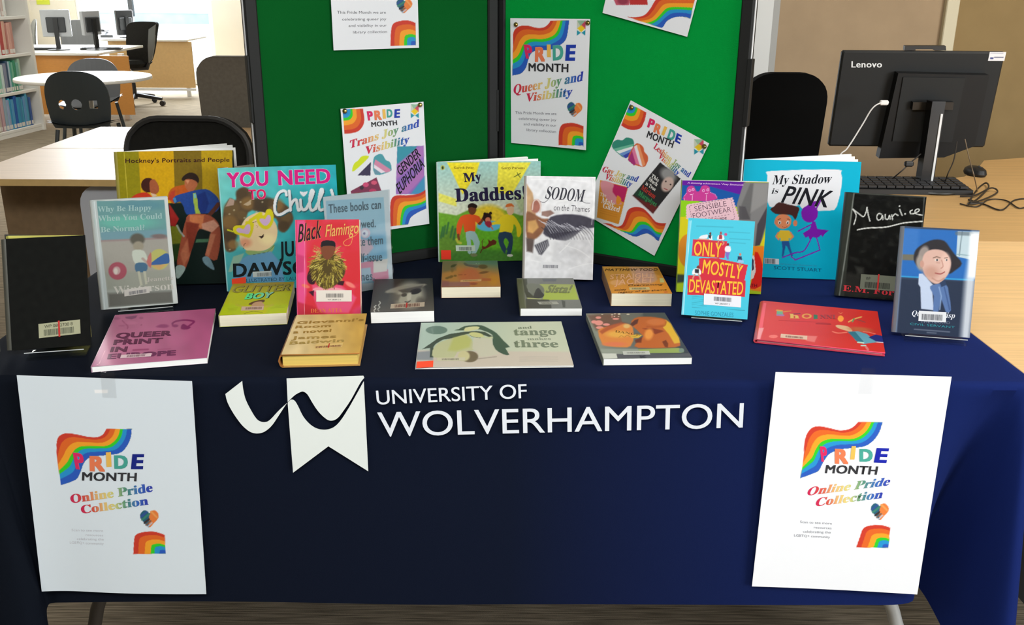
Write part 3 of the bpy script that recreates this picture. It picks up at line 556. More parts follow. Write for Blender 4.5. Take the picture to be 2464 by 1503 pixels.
CB_ = np.array(sm(ctrl, 6, True)); CT = np.array([(a[0], a[1]) for a in sm([(x, y, 0) for x, y in tp], 6, True)])
cx0, cy0 = (XL+XR)/2, (YF+YB)/2; N_ = len(CT); V = []; rows = 0
for s_ in (0, .25, .5, .75, .93, .975): V += [(cx0+(x-cx0)*s_, cy0+(y-cy0)*s_, TZ-.0002) for x, y in CT]; rows += 1
nr = np.gradient(CT, axis=0); nr = np.stack([nr[:, 1], -nr[:, 0]], 1)
nr /= np.linalg.norm(nr, axis=1)[:, None]+1e-9
for a in (0, 30, 60, 90):
    a = radians(a); V += [(x+n0*.012*sin(a)-n0*.012, y+n1*.012*sin(a)-n1*.012, TZ-.012*(1-cos(a))) for (x, y), (n0, n1) in zip(CT, nr)]; rows += 1
nz = 26
for k in range(1, nz+1):
    t_ = k/nz
    for i in range(N_):
        x0, y0 = CT[i]; x1, y1, z1 = CB_[i]; e = t_**.85
        rp = .0008*sin(i*.37+1.3*sin(i*.05))*t_; V.append((x0+(x1-x0)*e+nr[i][0]*rp, y0+(y1-y0)*e+nr[i][1]*rp, (TZ-.012)+(z1-(TZ-.012))*t_))
    rows += 1
F = [(r*N_+i, r*N_+(i+1) % N_, (r+1)*N_+(i+1) % N_, (r+1)*N_+i) for r in range(rows-1) for i in range(N_)]
def cloth_mat():
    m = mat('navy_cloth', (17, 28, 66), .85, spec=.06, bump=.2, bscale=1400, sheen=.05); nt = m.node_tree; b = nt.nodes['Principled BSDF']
    # sheen from light on the right put into the colour, darker towards the left
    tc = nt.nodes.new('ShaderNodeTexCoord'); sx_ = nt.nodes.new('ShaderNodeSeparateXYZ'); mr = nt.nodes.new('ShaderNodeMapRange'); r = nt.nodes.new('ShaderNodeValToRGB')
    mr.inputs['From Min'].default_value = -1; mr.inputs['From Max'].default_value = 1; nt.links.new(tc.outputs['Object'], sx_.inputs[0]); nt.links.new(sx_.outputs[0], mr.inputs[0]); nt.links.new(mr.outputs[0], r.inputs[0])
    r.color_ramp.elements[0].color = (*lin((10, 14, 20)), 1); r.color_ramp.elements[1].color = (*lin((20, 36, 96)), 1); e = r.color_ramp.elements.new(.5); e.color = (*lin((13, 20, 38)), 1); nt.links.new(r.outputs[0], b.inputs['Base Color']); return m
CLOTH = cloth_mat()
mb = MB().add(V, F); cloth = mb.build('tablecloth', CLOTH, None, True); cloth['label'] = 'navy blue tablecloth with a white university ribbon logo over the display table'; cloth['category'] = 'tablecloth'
# ---- white print on the front of the cloth
fc = Frame((-1, 1.5075, .72), (1, 0, 0), (0, .045, .999)); fc = Frame((-1, 1.5148, .72), (1, 0, 0), tuple(np.array((0, .0405, 1))/np.hypot(1, .0405)))
crop = (500, 860, 3.7333)
def onf(p): q = fc.loc(p[0]/crop[2]+crop[0], p[1]/crop[2]+crop[1]); return float(q[0]), float(q[1])
LM = mat('white_print', (214, 220, 216), .7)
def lf(x, y, z): p = fc.o+fc.e*x+fc.u*y+fc.n*z; return tuple(p)
rib = [(163, 320), (314, 203)]+sm([(314, 203), (322, 275), (345, 370), (395, 470), (440, 540), (480, 568), (530, 570), (570, 545), (640, 470), (716, 400)], 6)[1:]+sm([(716, 400), (650, 500), (590, 590), (540, 640), (490, 667), (430, 672), (375, 652), (310, 595), (240, 500), (185, 400), (163, 320)], 6)[1:-1]
MB().prism([onf(p) for p in rib], .003, .0038, fn=lf).build('ribbon_print', LM, cloth)
flagtop = [(712, 180), (1400, 156), (1408, 175)]+sm([(1408, 175), (1370, 225), (1290, 370), (1215, 480), (1170, 535), (1120, 558), (1070, 545), (1000, 480), (945, 400), (900, 325), (862, 298), (830, 305), (780, 335), (722, 392)], 6)[1:]
MB().prism([onf(p) for p in flagtop], .003, .0038, fn=lf).build('banner_print', LM, cloth)
flag = sm([(722, 398), (750, 372), (780, 378), (810, 420), (860, 520), (920, 590), (985, 630), (1060, 640), (1130, 620), (1190, 565), (1260, 460), (1340, 320), (1404, 205)], 6)+[(1444, 1012), (1087, 788), (770, 1025)]
MB().prism([onf(p) for p in flag], .003, .0038, fn=lf).build('banner_print', LM, cloth)
letters(fc, None, 'lettering_print', [(('UNIVERSITY OF', (908, 971), (1268, 955), (905, 938), (214, 219, 226)), dict(off=.010, res=6)), (('WOLVERHAMPTON', (912, 1048), (1786, 1026), (908, 990), (214, 219, 226)), dict(off=.005, res=6))], (0, 0, 1), FABP, .0032)
lo = bpy.data.objects['lettering_print']; lo.parent = cloth; lo.matrix_local = Matrix(((fc.e[0], fc.u[0], fc.n[0], fc.o[0]), (fc.e[1], fc.u[1], fc.n[1], fc.o[1]), (fc.e[2], fc.u[2], fc.n[2], fc.o[2]), (0, 0, 0, 1)))
# ------------------------------------------------------------ display boards, hinged in a V on the table
HX, HY = -.03, 2.39; FRM = mat('board_frame', (22, 23, 22), .6, spec=.25)
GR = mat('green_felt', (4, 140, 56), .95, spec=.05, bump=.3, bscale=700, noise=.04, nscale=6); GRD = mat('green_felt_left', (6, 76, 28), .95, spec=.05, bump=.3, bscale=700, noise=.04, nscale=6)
PAN = {}
db = yawed('display_boards', 'two tall hinged display panels covered in green felt with dark frames, standing on the cloth', 'display board', (HX, HY, TZ))
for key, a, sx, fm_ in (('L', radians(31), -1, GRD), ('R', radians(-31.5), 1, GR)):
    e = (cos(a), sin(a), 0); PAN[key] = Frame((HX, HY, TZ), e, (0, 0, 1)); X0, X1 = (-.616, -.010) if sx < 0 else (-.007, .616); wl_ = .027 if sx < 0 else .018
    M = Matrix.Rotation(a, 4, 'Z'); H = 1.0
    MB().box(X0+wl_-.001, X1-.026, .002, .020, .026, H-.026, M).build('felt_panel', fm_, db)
    for b in ((X0, X0+wl_, -.004, .024, 0, H), (X1-.027, X1, -.004, .024, 0, H)): MB().box(*b, M, r=.003).build('frame_upright', FRM, db)
    for b in ((X0+.027, X1-.027, -.004, .024, 0, .027), (X0+.027, X1-.027, -.004, .024, H-.027, H)): MB().box(*b, M, r=.003).build('frame_rail', FRM, db)
    xo = X0 if sx < 0 else X1
    MB().box(xo-.001 if sx > 0 else xo-.0015, xo+.0015 if sx > 0 else xo+.001, .004, .010, 0, H, M).build('edge_trim', mat('bright_trim', (215, 218, 220), .35), db)
    MB().box(xo-.004, xo+.004+.003*sx, -.0055, .012, .36, .50, M, r=.001).build('hinge_plate', FRM, db)
MB().box(-.012, .004, .006, .016, 0, 1.0).build('hinge_strip', FRM, db)
for z in (.30, .62): MB().tube([(-.009, -.008, z), (-.009, -.008, z+.1)], .004, 8).build('hinge', FRM, db)
# ------------------------------------------------------------ pride month sheets: shared print routines
W8 = (236, 238, 242); RB = [(206, 62, 44), (226, 104, 40), (246, 164, 44), (52, 204, 44), (40, 148, 208), (44, 92, 190)]; RBW = [1, 1.3, 1.2, .75, 1, 1.2]
RG = [(205, 35, 85), (214, 80, 70), (232, 190, 120), (225, 215, 130), (90, 150, 120), (60, 110, 190), (50, 60, 170)]
def small(A, rows, col=(110, 112, 122)):
    for t_, x0, y0, x1, y1, h_ in rows: A.text(t_, (x0, y0), (x1, y1), (x0, y0-h_), col, off=-.004)
def heart2(A, cx, cy, r, rot=0):
    c, q = cos(rot), sin(rot)
    def T(x, y): return (cx+(x*c-y*q)*r, cy+(x*q+y*c)*r)
    left = [T(*p) for p in ((0, 1), (-.5, .55), (-.98, 0), (-1, -.5), (-.6, -.9), (-.15, -.75), (0, -.3))]; right = [T(*p) for p in ((0, 1), (.5, .55), (.98, 0), (1, -.5), (.6, -.9), (.15, -.75), (0, -.3))]
    A.poly(left, (40, 96, 120), 2, smooth=3); A.poly(right, (232, 128, 62), 2, smooth=3)
    A.line([T(-.8, .15), T(0, -.5)], r*.22, (60, 130, 110)); A.line([T(-.9, -.2), T(-.3, -.7)], r*.2, (50, 80, 150)); A.line([T(.85, -.1), T(.2, -.75)], r*.2, (236, 160, 90))
    A.line([T(-.55, .5), T(-.05, .1)], r*.22, (60, 50, 50)); A.line([T(-.35, .72), T(.15, .3)], r*.18, (130, 96, 80)); A.line([T(-.15, .9), T(.3, .5)], r*.16, (190, 190, 200))
def tie(A, x, y, w_, h_):
    A.poly([(x, y), (x+w_, y), (x+w_*.5, y+h_*.45)], (150, 190, 160), 1.5); A.poly([(x, y), (x+w_*.5, y+h_*.45), (x, y+h_*.6)], (205, 210, 190)); A.poly([(x+w_, y), (x+w_*.5, y+h_*.3), (x+w_, y+h_*.6)], (205, 80, 100))
    A.poly([(x+w_*.5, y+h_*.3), (x+w_*.95, y+h_*.52), (x+w_*.5, y+h_*.78), (x+.05*w_, y+h_*.52)], (240, 204, 40)); A.poly([(x, y+h_*.62), (x+w_*.5, y+h_*.82), (x+w_, y+h_*.62), (x+w_, y+h_), (x+w_*.5, y+h_*.8), (x, y+h_)], (40, 150, 170))
def pride(A, L, month):
    for ch, p0, p1, p2, c in L: A.text(ch, p0, p1, p2, tuple(int(v*.55+200*.45) for v in c), 'sb', .06, 1); A.text(ch, p0, p1, p2, c, 'sb', .035, 2)
    A.text('MONTH', *month, (52, 52, 56), 'sb', .02, 2)
PC = [(220, 42, 100), (236, 126, 84), (240, 190, 90), (72, 166, 150), (32, 60, 170)]
def sheet(name, lb, fr, q, crop, draw, gain, curl=None, group=None, tacks=(), off=.004):
    a0, b0, rot, w_, h_ = q
    e = fr.e*cos(rot)+fr.u*sin(rot); u = -fr.e*sin(rot)+fr.u*cos(rot); o = fr.o+fr.e*a0+fr.u*b0-u*h_+fr.n*off
    f2 = Frame(o, e, u); t = thing(name, lb, 'poster', o, e, u, f2.n, group)
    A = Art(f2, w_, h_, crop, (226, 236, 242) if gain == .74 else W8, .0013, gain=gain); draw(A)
    wf = (lambda V: np.c_[V[:, 0], V[:, 1], V[:, 2]+curl(V[:, 0]/w_, V[:, 1]/h_)]) if curl else None
    A.build('printed_sheet', PAPER, t, warp=wf, lift=.00025)
    fb = (lambda i, j: (i*w_, j*h_, (float(curl(np.array(i), np.array(j))) if curl else 0)-.0004)); MB().grid(fb, 20, 20).build('sheet_back', mat('paper_back', (225, 226, 228), .7), t, fix=False)
    for (px, py) in tacks:
        l = f2.loc(px, py); MB().lathe([(.0001, .006), (.003, .0055), (.0052, .003), (.0055, .0005), (.001, 0)], (float(l[0]), float(l[1]), .0006), 14).build('drawing_pin', mat('brass', (150, 128, 72), .3, 1), t, True)
    return t
def d_trans(A):
    A.bands([(122, 806), (165, 802), (205, 790), (232, 760), (242, 720), (234, 655)], [(112, 662), (113, 660), (114, 659), (115, 658), (116, 658)], RB, RBW)
    pride(A, [('P', (264, 724), (298, 722), (256, 672), PC[0]), ('R', (304, 722), (348, 720), (300, 668), PC[1]), ('I', (354, 713), (372, 712), (350, 660), PC[2]), ('D', (378, 706), (412, 704), (376, 660), PC[3]), ('E', (422, 708), (456, 706), (424, 660), PC[4])], ((285, 764), (440, 752), (282, 736)))
    A.text('Trans Joy and', (160, 892), (580, 760), (150, 848), RG, 'bi', .02, 1); A.text('Visibility', (256, 928), (518, 858), (248, 884), RG, 'bi', .02, 1)
    tie(A, 522, 628, 48, 84)
    A.poly([(168, 1020), (180, 985), (205, 965), (225, 942), (262, 938), (262, 955), (180, 1030)], (214, 228, 40), smooth=3); A.poly([(200, 1056), (282, 975), (278, 1058)], (62, 56, 84)); A.poly([(186, 1034), (268, 965), (280, 975), (200, 1052)], W8)
    A.poly([(306, 1052), (296, 960), (320, 932), (350, 930), (372, 964), (395, 975), (406, 1010), (395, 1034)], (80, 160, 170), 2, smooth=3); A.poly([(300, 990), (308, 960), (402, 1022), (395, 1034), (370, 1040)], (214, 140, 170)); A.poly([(300, 1012), (300, 990), (368, 1036), (345, 1044)], (240, 225, 236)); A.poly([(304, 1050), (301, 1015), (345, 1044)], (110, 150, 170))
    A.poly([(158, 1150), (315, 1068), (345, 1150), (345, 1166), (160, 1166)], (130, 56, 84)); A.ell(250, 1112, 18, 14, (210, 80, 120)); A.ell(300, 1100, 18, 12, (215, 90, 120)); A.ell(225, 1130, 12, 12, (60, 50, 60)); A.ell(292, 1148, 22, 12, (190, 60, 100))
    A.poly([(440, 882), (598, 878), (605, 1168), (432, 1170)], (150, 110, 190)); A.poly([(440, 882), (560, 880), (470, 1000), (438, 985)], (60, 150, 170)); A.poly([(440, 990), (560, 890), (598, 878), (600, 940), (436, 1080)], (176, 120, 190), 12); A.poly([(520, 1168), (604, 1060), (605, 1168)], (70, 150, 190), 10); A.poly([(436, 1168), (596, 1010), (600, 1060), (500, 1168)], (190, 120, 185), 10, .7)
    A.text('GENDER', (460, 1058), (582, 935), (430, 1015), (24, 20, 34), 'sbi', .01); A.text('EUPHORIA', (455, 1170), (605, 1000), (425, 1120), (24, 20, 34), 'sbi', .006)
    A.bands([(400, 1365), (398, 1290), (402, 1210), (430, 1178), (500, 1176), (560, 1168), (598, 1150), (608, 1140)], [(505, 1350), (520, 1310), (560, 1280), (612, 1255)], RB, RBW)
def d_topleft(A):
    small(A, [('This Pride Month we are', 78, 82, 372, 82, 16), ('celebrating queer joy', 108, 124, 374, 122, 16), ('and visibility in our', 147, 162, 376, 160, 16), ('library collection', 174, 202, 378, 198, 16)], (90, 92, 96))
    heart2(A, 482, 34, 46, .1); A.bands([(400, 277), (402, 200), (415, 145), (460, 126), (510, 124), (551, 138)], [(551, 272), (551, 273), (551, 274), (551, 275), (552, 276)], RB, RBW)
def d_queer(A):
    A.bands([(84, 240), (84, 200), (96, 170), (125, 152), (170, 150), (220, 162), (262, 160), (290, 140), (302, 120)], [(80, 440), (130, 428), (158, 395), (172, 350), (190, 310), (230, 292), (300, 290), (360, 262), (396, 220), (411, 120)], RB, RBW)
    pride(A, [('P', (160, 338), (205, 340), (146, 262), PC[0]), ('R', (212, 358), (272, 355), (214, 278), PC[1]), ('I', (284, 330), (306, 330), (282, 262), PC[2]), ('D', (318, 350), (380, 344), (316, 268), PC[3]), ('E', (390, 350), (448, 350), (396, 264), PC[4])], ((175, 414), (410, 420), (175, 368)))
    A.text('Queer Joy and', (90, 548), (504, 468), (84, 498), RG, 'bi', .02); A.text('Visibility', (168, 592), (440, 556), (162, 546), RG, 'bi', .02)
    tie(A, 457, 120, 50, 88); heart2(A, 448, 636, 44, .1)
    small(A, [('This Pride Month we are', 97, 664, 340, 670, 15), ('celebrating queer joy', 118, 698, 340, 706, 15), ('and visibility in our', 146, 730, 340, 738, 15), ('library collection', 164, 764, 338, 774, 15)])
    A.bands([(354, 845), (356, 770), (372, 728), (410, 716), (455, 718), (503, 734)], [(503, 846), (503, 848), (503, 850), (504, 852)], RB, RBW)
def d_lesb(A):
    A.bands([(714, 732), (750, 752), (790, 758), (830, 745), (852, 700), (862, 655)], [(764, 612), (765, 610), (766, 609), (768, 609)], RB, RBW)
    pride(A, [('P', (866, 738), (900, 752), (882, 690), PC[0]), ('R', (902, 766), (940, 784), (918, 718), PC[1]), ('I', (950, 782), (966, 790), (968, 736), PC[2]), ('D', (982, 806), (1020, 822), (1000, 752), PC[3]), ('E', (1028, 822), (1058, 838), (1040, 776), PC[4])], ((862, 800), (1014, 862), (874, 762)))
    A.text('Lesbian Joy and', (902, 862), (1112, 1040), (914, 828), RG, 'bi', .02); A.text('Visibility', (934, 920), (1048, 1028), (946, 892), RG, 'bi', .02)
    A.text('Gay Joy and', (604, 1000), (812, 1062), (612, 968), RG, 'bi', .02); A.text('Visibility', (622, 1044), (776, 1092), (630, 1012), RG, 'bi', .02)
    tie(A, 1140, 812, 56, 90)
    A.poly([(742, 924), (668, 868), (664, 835), (690, 815), (722, 818), (745, 802), (782, 812), (790, 845), (778, 870)], (52, 140, 120), 2, smooth=3)
    for k, c in enumerate([(110, 190, 160), (236, 240, 240), (110, 150, 210), (60, 70, 170)]): A.poly([(668+18*k, 868+14*k), (790-4*k, 838+14*k), (778, 858+12*k), (742, 924), (690+14*k, 886+10*k)], c, 2)
    A.poly([(754, 934), (792, 846), (820, 838), (845, 860), (850, 885), (870, 910), (868, 945), (840, 974)], (214, 100, 60), 2, smooth=3); A.poly([(754, 934), (778, 880), (800, 955), (790, 966)], (170, 50, 120)); A.poly([(778, 880), (790, 855), (822, 962), (800, 956)], (225, 120, 160)); A.poly([(790, 855), (806, 845), (840, 972), (822, 962)], (240, 230, 236)); A.poly([(806, 845), (820, 842), (856, 960), (840, 972)], (238, 150, 100))
    A.poly([(592, 1050), (755, 1092), (700, 1308), (572, 1268)], (226, 150, 50)); A.poly([(600, 1055), (752, 1095), (730, 1180), (640, 1140)], (196, 40, 100), 3); A.poly([(600, 1055), (670, 1072), (665, 1120), (720, 1190), (650, 1180), (600, 1110)], (226, 150, 160), 6, smooth=3); A.poly([(692, 1140), (715, 1160), (705, 1190), (685, 1185)], (236, 150, 50), smooth=3)
    A.text('Male', (598, 1182), (672, 1206), (606, 1150), (250, 235, 225), 'b', .01); A.text('Gazed', (606, 1212), (704, 1238), (614, 1180), (250, 235, 225), 'b', .01); A.text('The', (590, 1142), (626, 1150), (594, 1122), (250, 235, 225), 'b')
    for k in range(3): A.line([(592, 1214+k*13), (690, 1240+k*13)], 3, (200, 120, 40), 3, .6)
    A.poly([(942, 946), (1062, 1042), (900, 1245), (782, 1140)], (44, 44, 46)); A.poly([(782, 1140), (840, 1165), (930, 1205), (900, 1245)], (110, 40, 40), 12); A.poly([(815, 1105), (880, 1148), (860, 1180), (790, 1135)], (34, 90, 60), 14, .6)
    A.ell(990, 1020, 50, 36, (150, 150, 150), .6, .6); A.ell(985, 1075, 34, 46, (206, 180, 170), .3, .5); A.ell(975, 1058, 5, 5, (60, 50, 50), .5); A.ell(1003, 1076, 5, 5, (60, 50, 50), .5); A.line([(965, 1098), (985, 1108)], 4, (150, 40, 50))
    A.text('This', (888, 1030), (930, 1062), (898, 1012), (240, 240, 236), 'b', .01); A.text('Much', (872, 1050), (922, 1088), (882, 1030), (240, 240, 236), 'b', .01); A.text('is True', (855, 1076), (912, 1115), (864, 1058), (240, 240, 236), 'b', .01)
    A.text('Miriam', (828, 1102), (908, 1160), (842, 1078), (190, 60, 50), 'b', .01); A.text('Margolyes', (812, 1136), (916, 1206), (824, 1110), (60, 150, 90), 'b', .006)
    A.bands([(608, 1300), (650, 1305), (690, 1322), (720, 1310), (738, 1270), (755, 1225), (790, 1208), (840, 1214), (880, 1250), (920, 1295), (978, 1302)], [(785, 1378), (810, 1378), (840, 1366), (870, 1362), (900, 1378), (920, 1398), (930, 1404), (932, 1406)], RB, RBW)
def d_topright(A):
    A.poly([(620, -120), (780, -60), (760, 30), (685, 30)], (196, 90, 110), 3); A.ell(725, 5, 32, 22, (150, 60, 80), .5); A.poly([(765, -40), (860, -60), (870, 28), (765, 28)], (190, 52, 50))
    A.bands([(748, 98), (800, 100), (850, 88), (885, 50), (905, 15), (930, -15), (970, -25), (1060, -25), (1150, -30)], [(948, 162), (960, 155), (985, 120), (1030, 100), (1080, 98), (1118, 108)], RB, RBW)
SCAN = lambda R_: [(t_, *q) for t_, q in zip(('Scan to see more', 'resources', 'celebrating the', 'LGBTQ+ community'), R_)]
def d_pl(A):
    A.bands([(326, 530), (326, 470), (340, 435), (380, 418), (440, 425), (500, 437), (550, 440), (585, 425), (605, 393)], [(350, 708), (400, 692), (440, 672), (462, 630), (482, 580), (520, 550), (600, 540), (680, 528), (720, 490), (742, 440), (747, 394)], RB, RBW)
    pride(A, [('P', (435, 614), (490, 618), (418, 528), PC[0]), ('R', (514, 626), (600, 628), (512, 546), PC[1]), ('I', (608, 602), (636, 600), (604, 526), PC[2]), ('D', (652, 612), (728, 612), (650, 542), PC[3]), ('E', (745, 614), (812, 614), (752, 536), (20, 36, 130))], ((470, 680), (776, 684), (472, 634)))
    A.text('Online Pride', (408, 808), (868, 742), (402, 762), RG, 'b', .03); A.text('Collection', (468, 866), (844, 814), (462, 822), RG, 'b', .03)
    heart2(A, 848, 892, 50, 0); small(A, SCAN([(412, 964, 590, 966, 13), (492, 990, 590, 991, 13), (442, 1013, 594, 1014, 13), (402, 1034, 594, 1038, 13)]), (196, 196, 202))
    A.bands([(760, 1090), (764, 1010), (775, 982), (815, 968), (875, 966), (934, 984)], [(938, 1088), (939, 1089), (940, 1090), (941, 1092)], RB, RBW)
    A.poly([(535, 175), (612, 175), (612, 194), (540, 194)], (255, 255, 255), 4)
def d_pr(A):
    A.bands([(356, 545), (360, 480), (372, 428), (402, 390), (445, 380), (500, 390), (560, 403), (610, 396), (640, 378), (662, 355)], [(338, 671), (400, 648), (440, 628), (466, 580), (500, 535), (560, 510), (640, 500), (700, 490), (745, 460), (780, 410), (797, 358)], RB, RBW)
    pride(A, [('P', (455, 574), (492, 576), (446, 494), PC[0]), ('R', (530, 586), (606, 588), (530, 508), PC[1]), ('I', (616, 562), (640, 562), (624, 492), PC[2]), ('D', (668, 574), (742, 574), (668, 508), PC[3]), ('E', (748, 578), (818, 580), (764, 502), (24, 36, 170))], ((474, 641), (764, 648), (482, 596)))
    A.text('Online Pride', (376, 768), (836, 706), (380, 724), RG, 'bi', .02); A.text('Collection', (424, 828), (796, 778), (424, 784), RG, 'bi', .02)
    heart2(A, 780, 852, 48, 0); small(A, SCAN([(336, 922, 513, 930, 13), (412, 952, 511, 956, 13), (352, 976, 507, 980, 13), (302, 998, 502, 1006, 13)]))
    A.bands([(648, 1056), (668, 1000), (688, 950), (730, 932), (790, 930), (837, 942)], [(824, 1054), (824, 1056), (825, 1057), (826, 1058)], RB, RBW)
G1 = 'pride month sheets pinned to the green boards'; G2 = 'large white pride month sheets taped to the cloth'
C1 = (780, 0, 2.505); C2 = (1200, 0, 2.425)
sheet('pinned_poster', 'pride month sheet about trans joy pinned low on the left green panel', PAN['L'], (-.4183, .3785, .022, .2056, .2932), C1, d_trans, .76, lambda u, v: .006*np.abs(u-.5)*(1-v), G1, [(829, 267), (1010, 252)])
sheet('pinned_poster', 'pride month sheet cut off by the top of the photo on the left green panel', PAN['L'], (-.4273, .8021, .0001, .2065, .297), C1, d_topleft, .72, None, G1)
sheet('pinned_poster', 'upright pride month sheet about queer joy at the top left of the right green panel', PAN['R'], (.0277, .5676, .0157, .2124, .2943), C2, d_queer, .86, lambda u, v: .010*u*(1-v)*u, G1, [(1242, 59), (1415, 55)])
sheet('pinned_poster', 'strongly tilted pride month sheet with lesbian and gay joy headings, right green panel', PAN['R'], (.3494, .3976, -.3955, .2084, .2955), C2, d_lesb, .86, None, G1, [(1520, 258), (1695, 352)])
sheet('pinned_poster', 'tilted pride sheet at the top of the right green panel, only its rainbow foot showing', PAN['R'], (.3341, .8749, -.2159, .2094, .297), C2, d_topright, .86, None, G1)
def hang(q):
    x, y, z, a, tl, ro, w_, h_ = q; e = np.array([cos(a), sin(a), 0]); b = np.array([-sin(a), cos(a), 0]); u = np.array([0, 0, cos(tl)])+b*sin(tl); return Frame((x, y, z+.740), e, u), (0, 0, ro, w_, h_)
f_, q_ = hang([-.8421, 1.5074, .0124, .0061, .026, -.0323, .297, .42]); tpl = sheet('taped_poster', 'large pride month sheet taped to the left of the cloth front, painted dimmer and curling', f_, q_, (0, 860, 2.3375), d_pl, .74, lambda u, v: .004+.008*np.clip(1-u*4, 0, 1)**2*(1-v)+.006*np.sin(3*u)*(1-v), G2, off=.002)  # weaker light on the left is put into this sheet's lower gain
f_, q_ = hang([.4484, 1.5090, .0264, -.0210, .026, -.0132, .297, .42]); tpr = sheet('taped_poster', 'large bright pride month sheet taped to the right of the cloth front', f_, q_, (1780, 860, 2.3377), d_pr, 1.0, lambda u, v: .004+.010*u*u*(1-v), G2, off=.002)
TAPE = clear_mat('clear_tape', (.98, .98, .98), .06)
for t_, x in ((tpl, .155), (tpr, .155)): MB().box(x-.012, x+.012, .385, .432, .0055, .0059).build('tape', TAPE, t_)
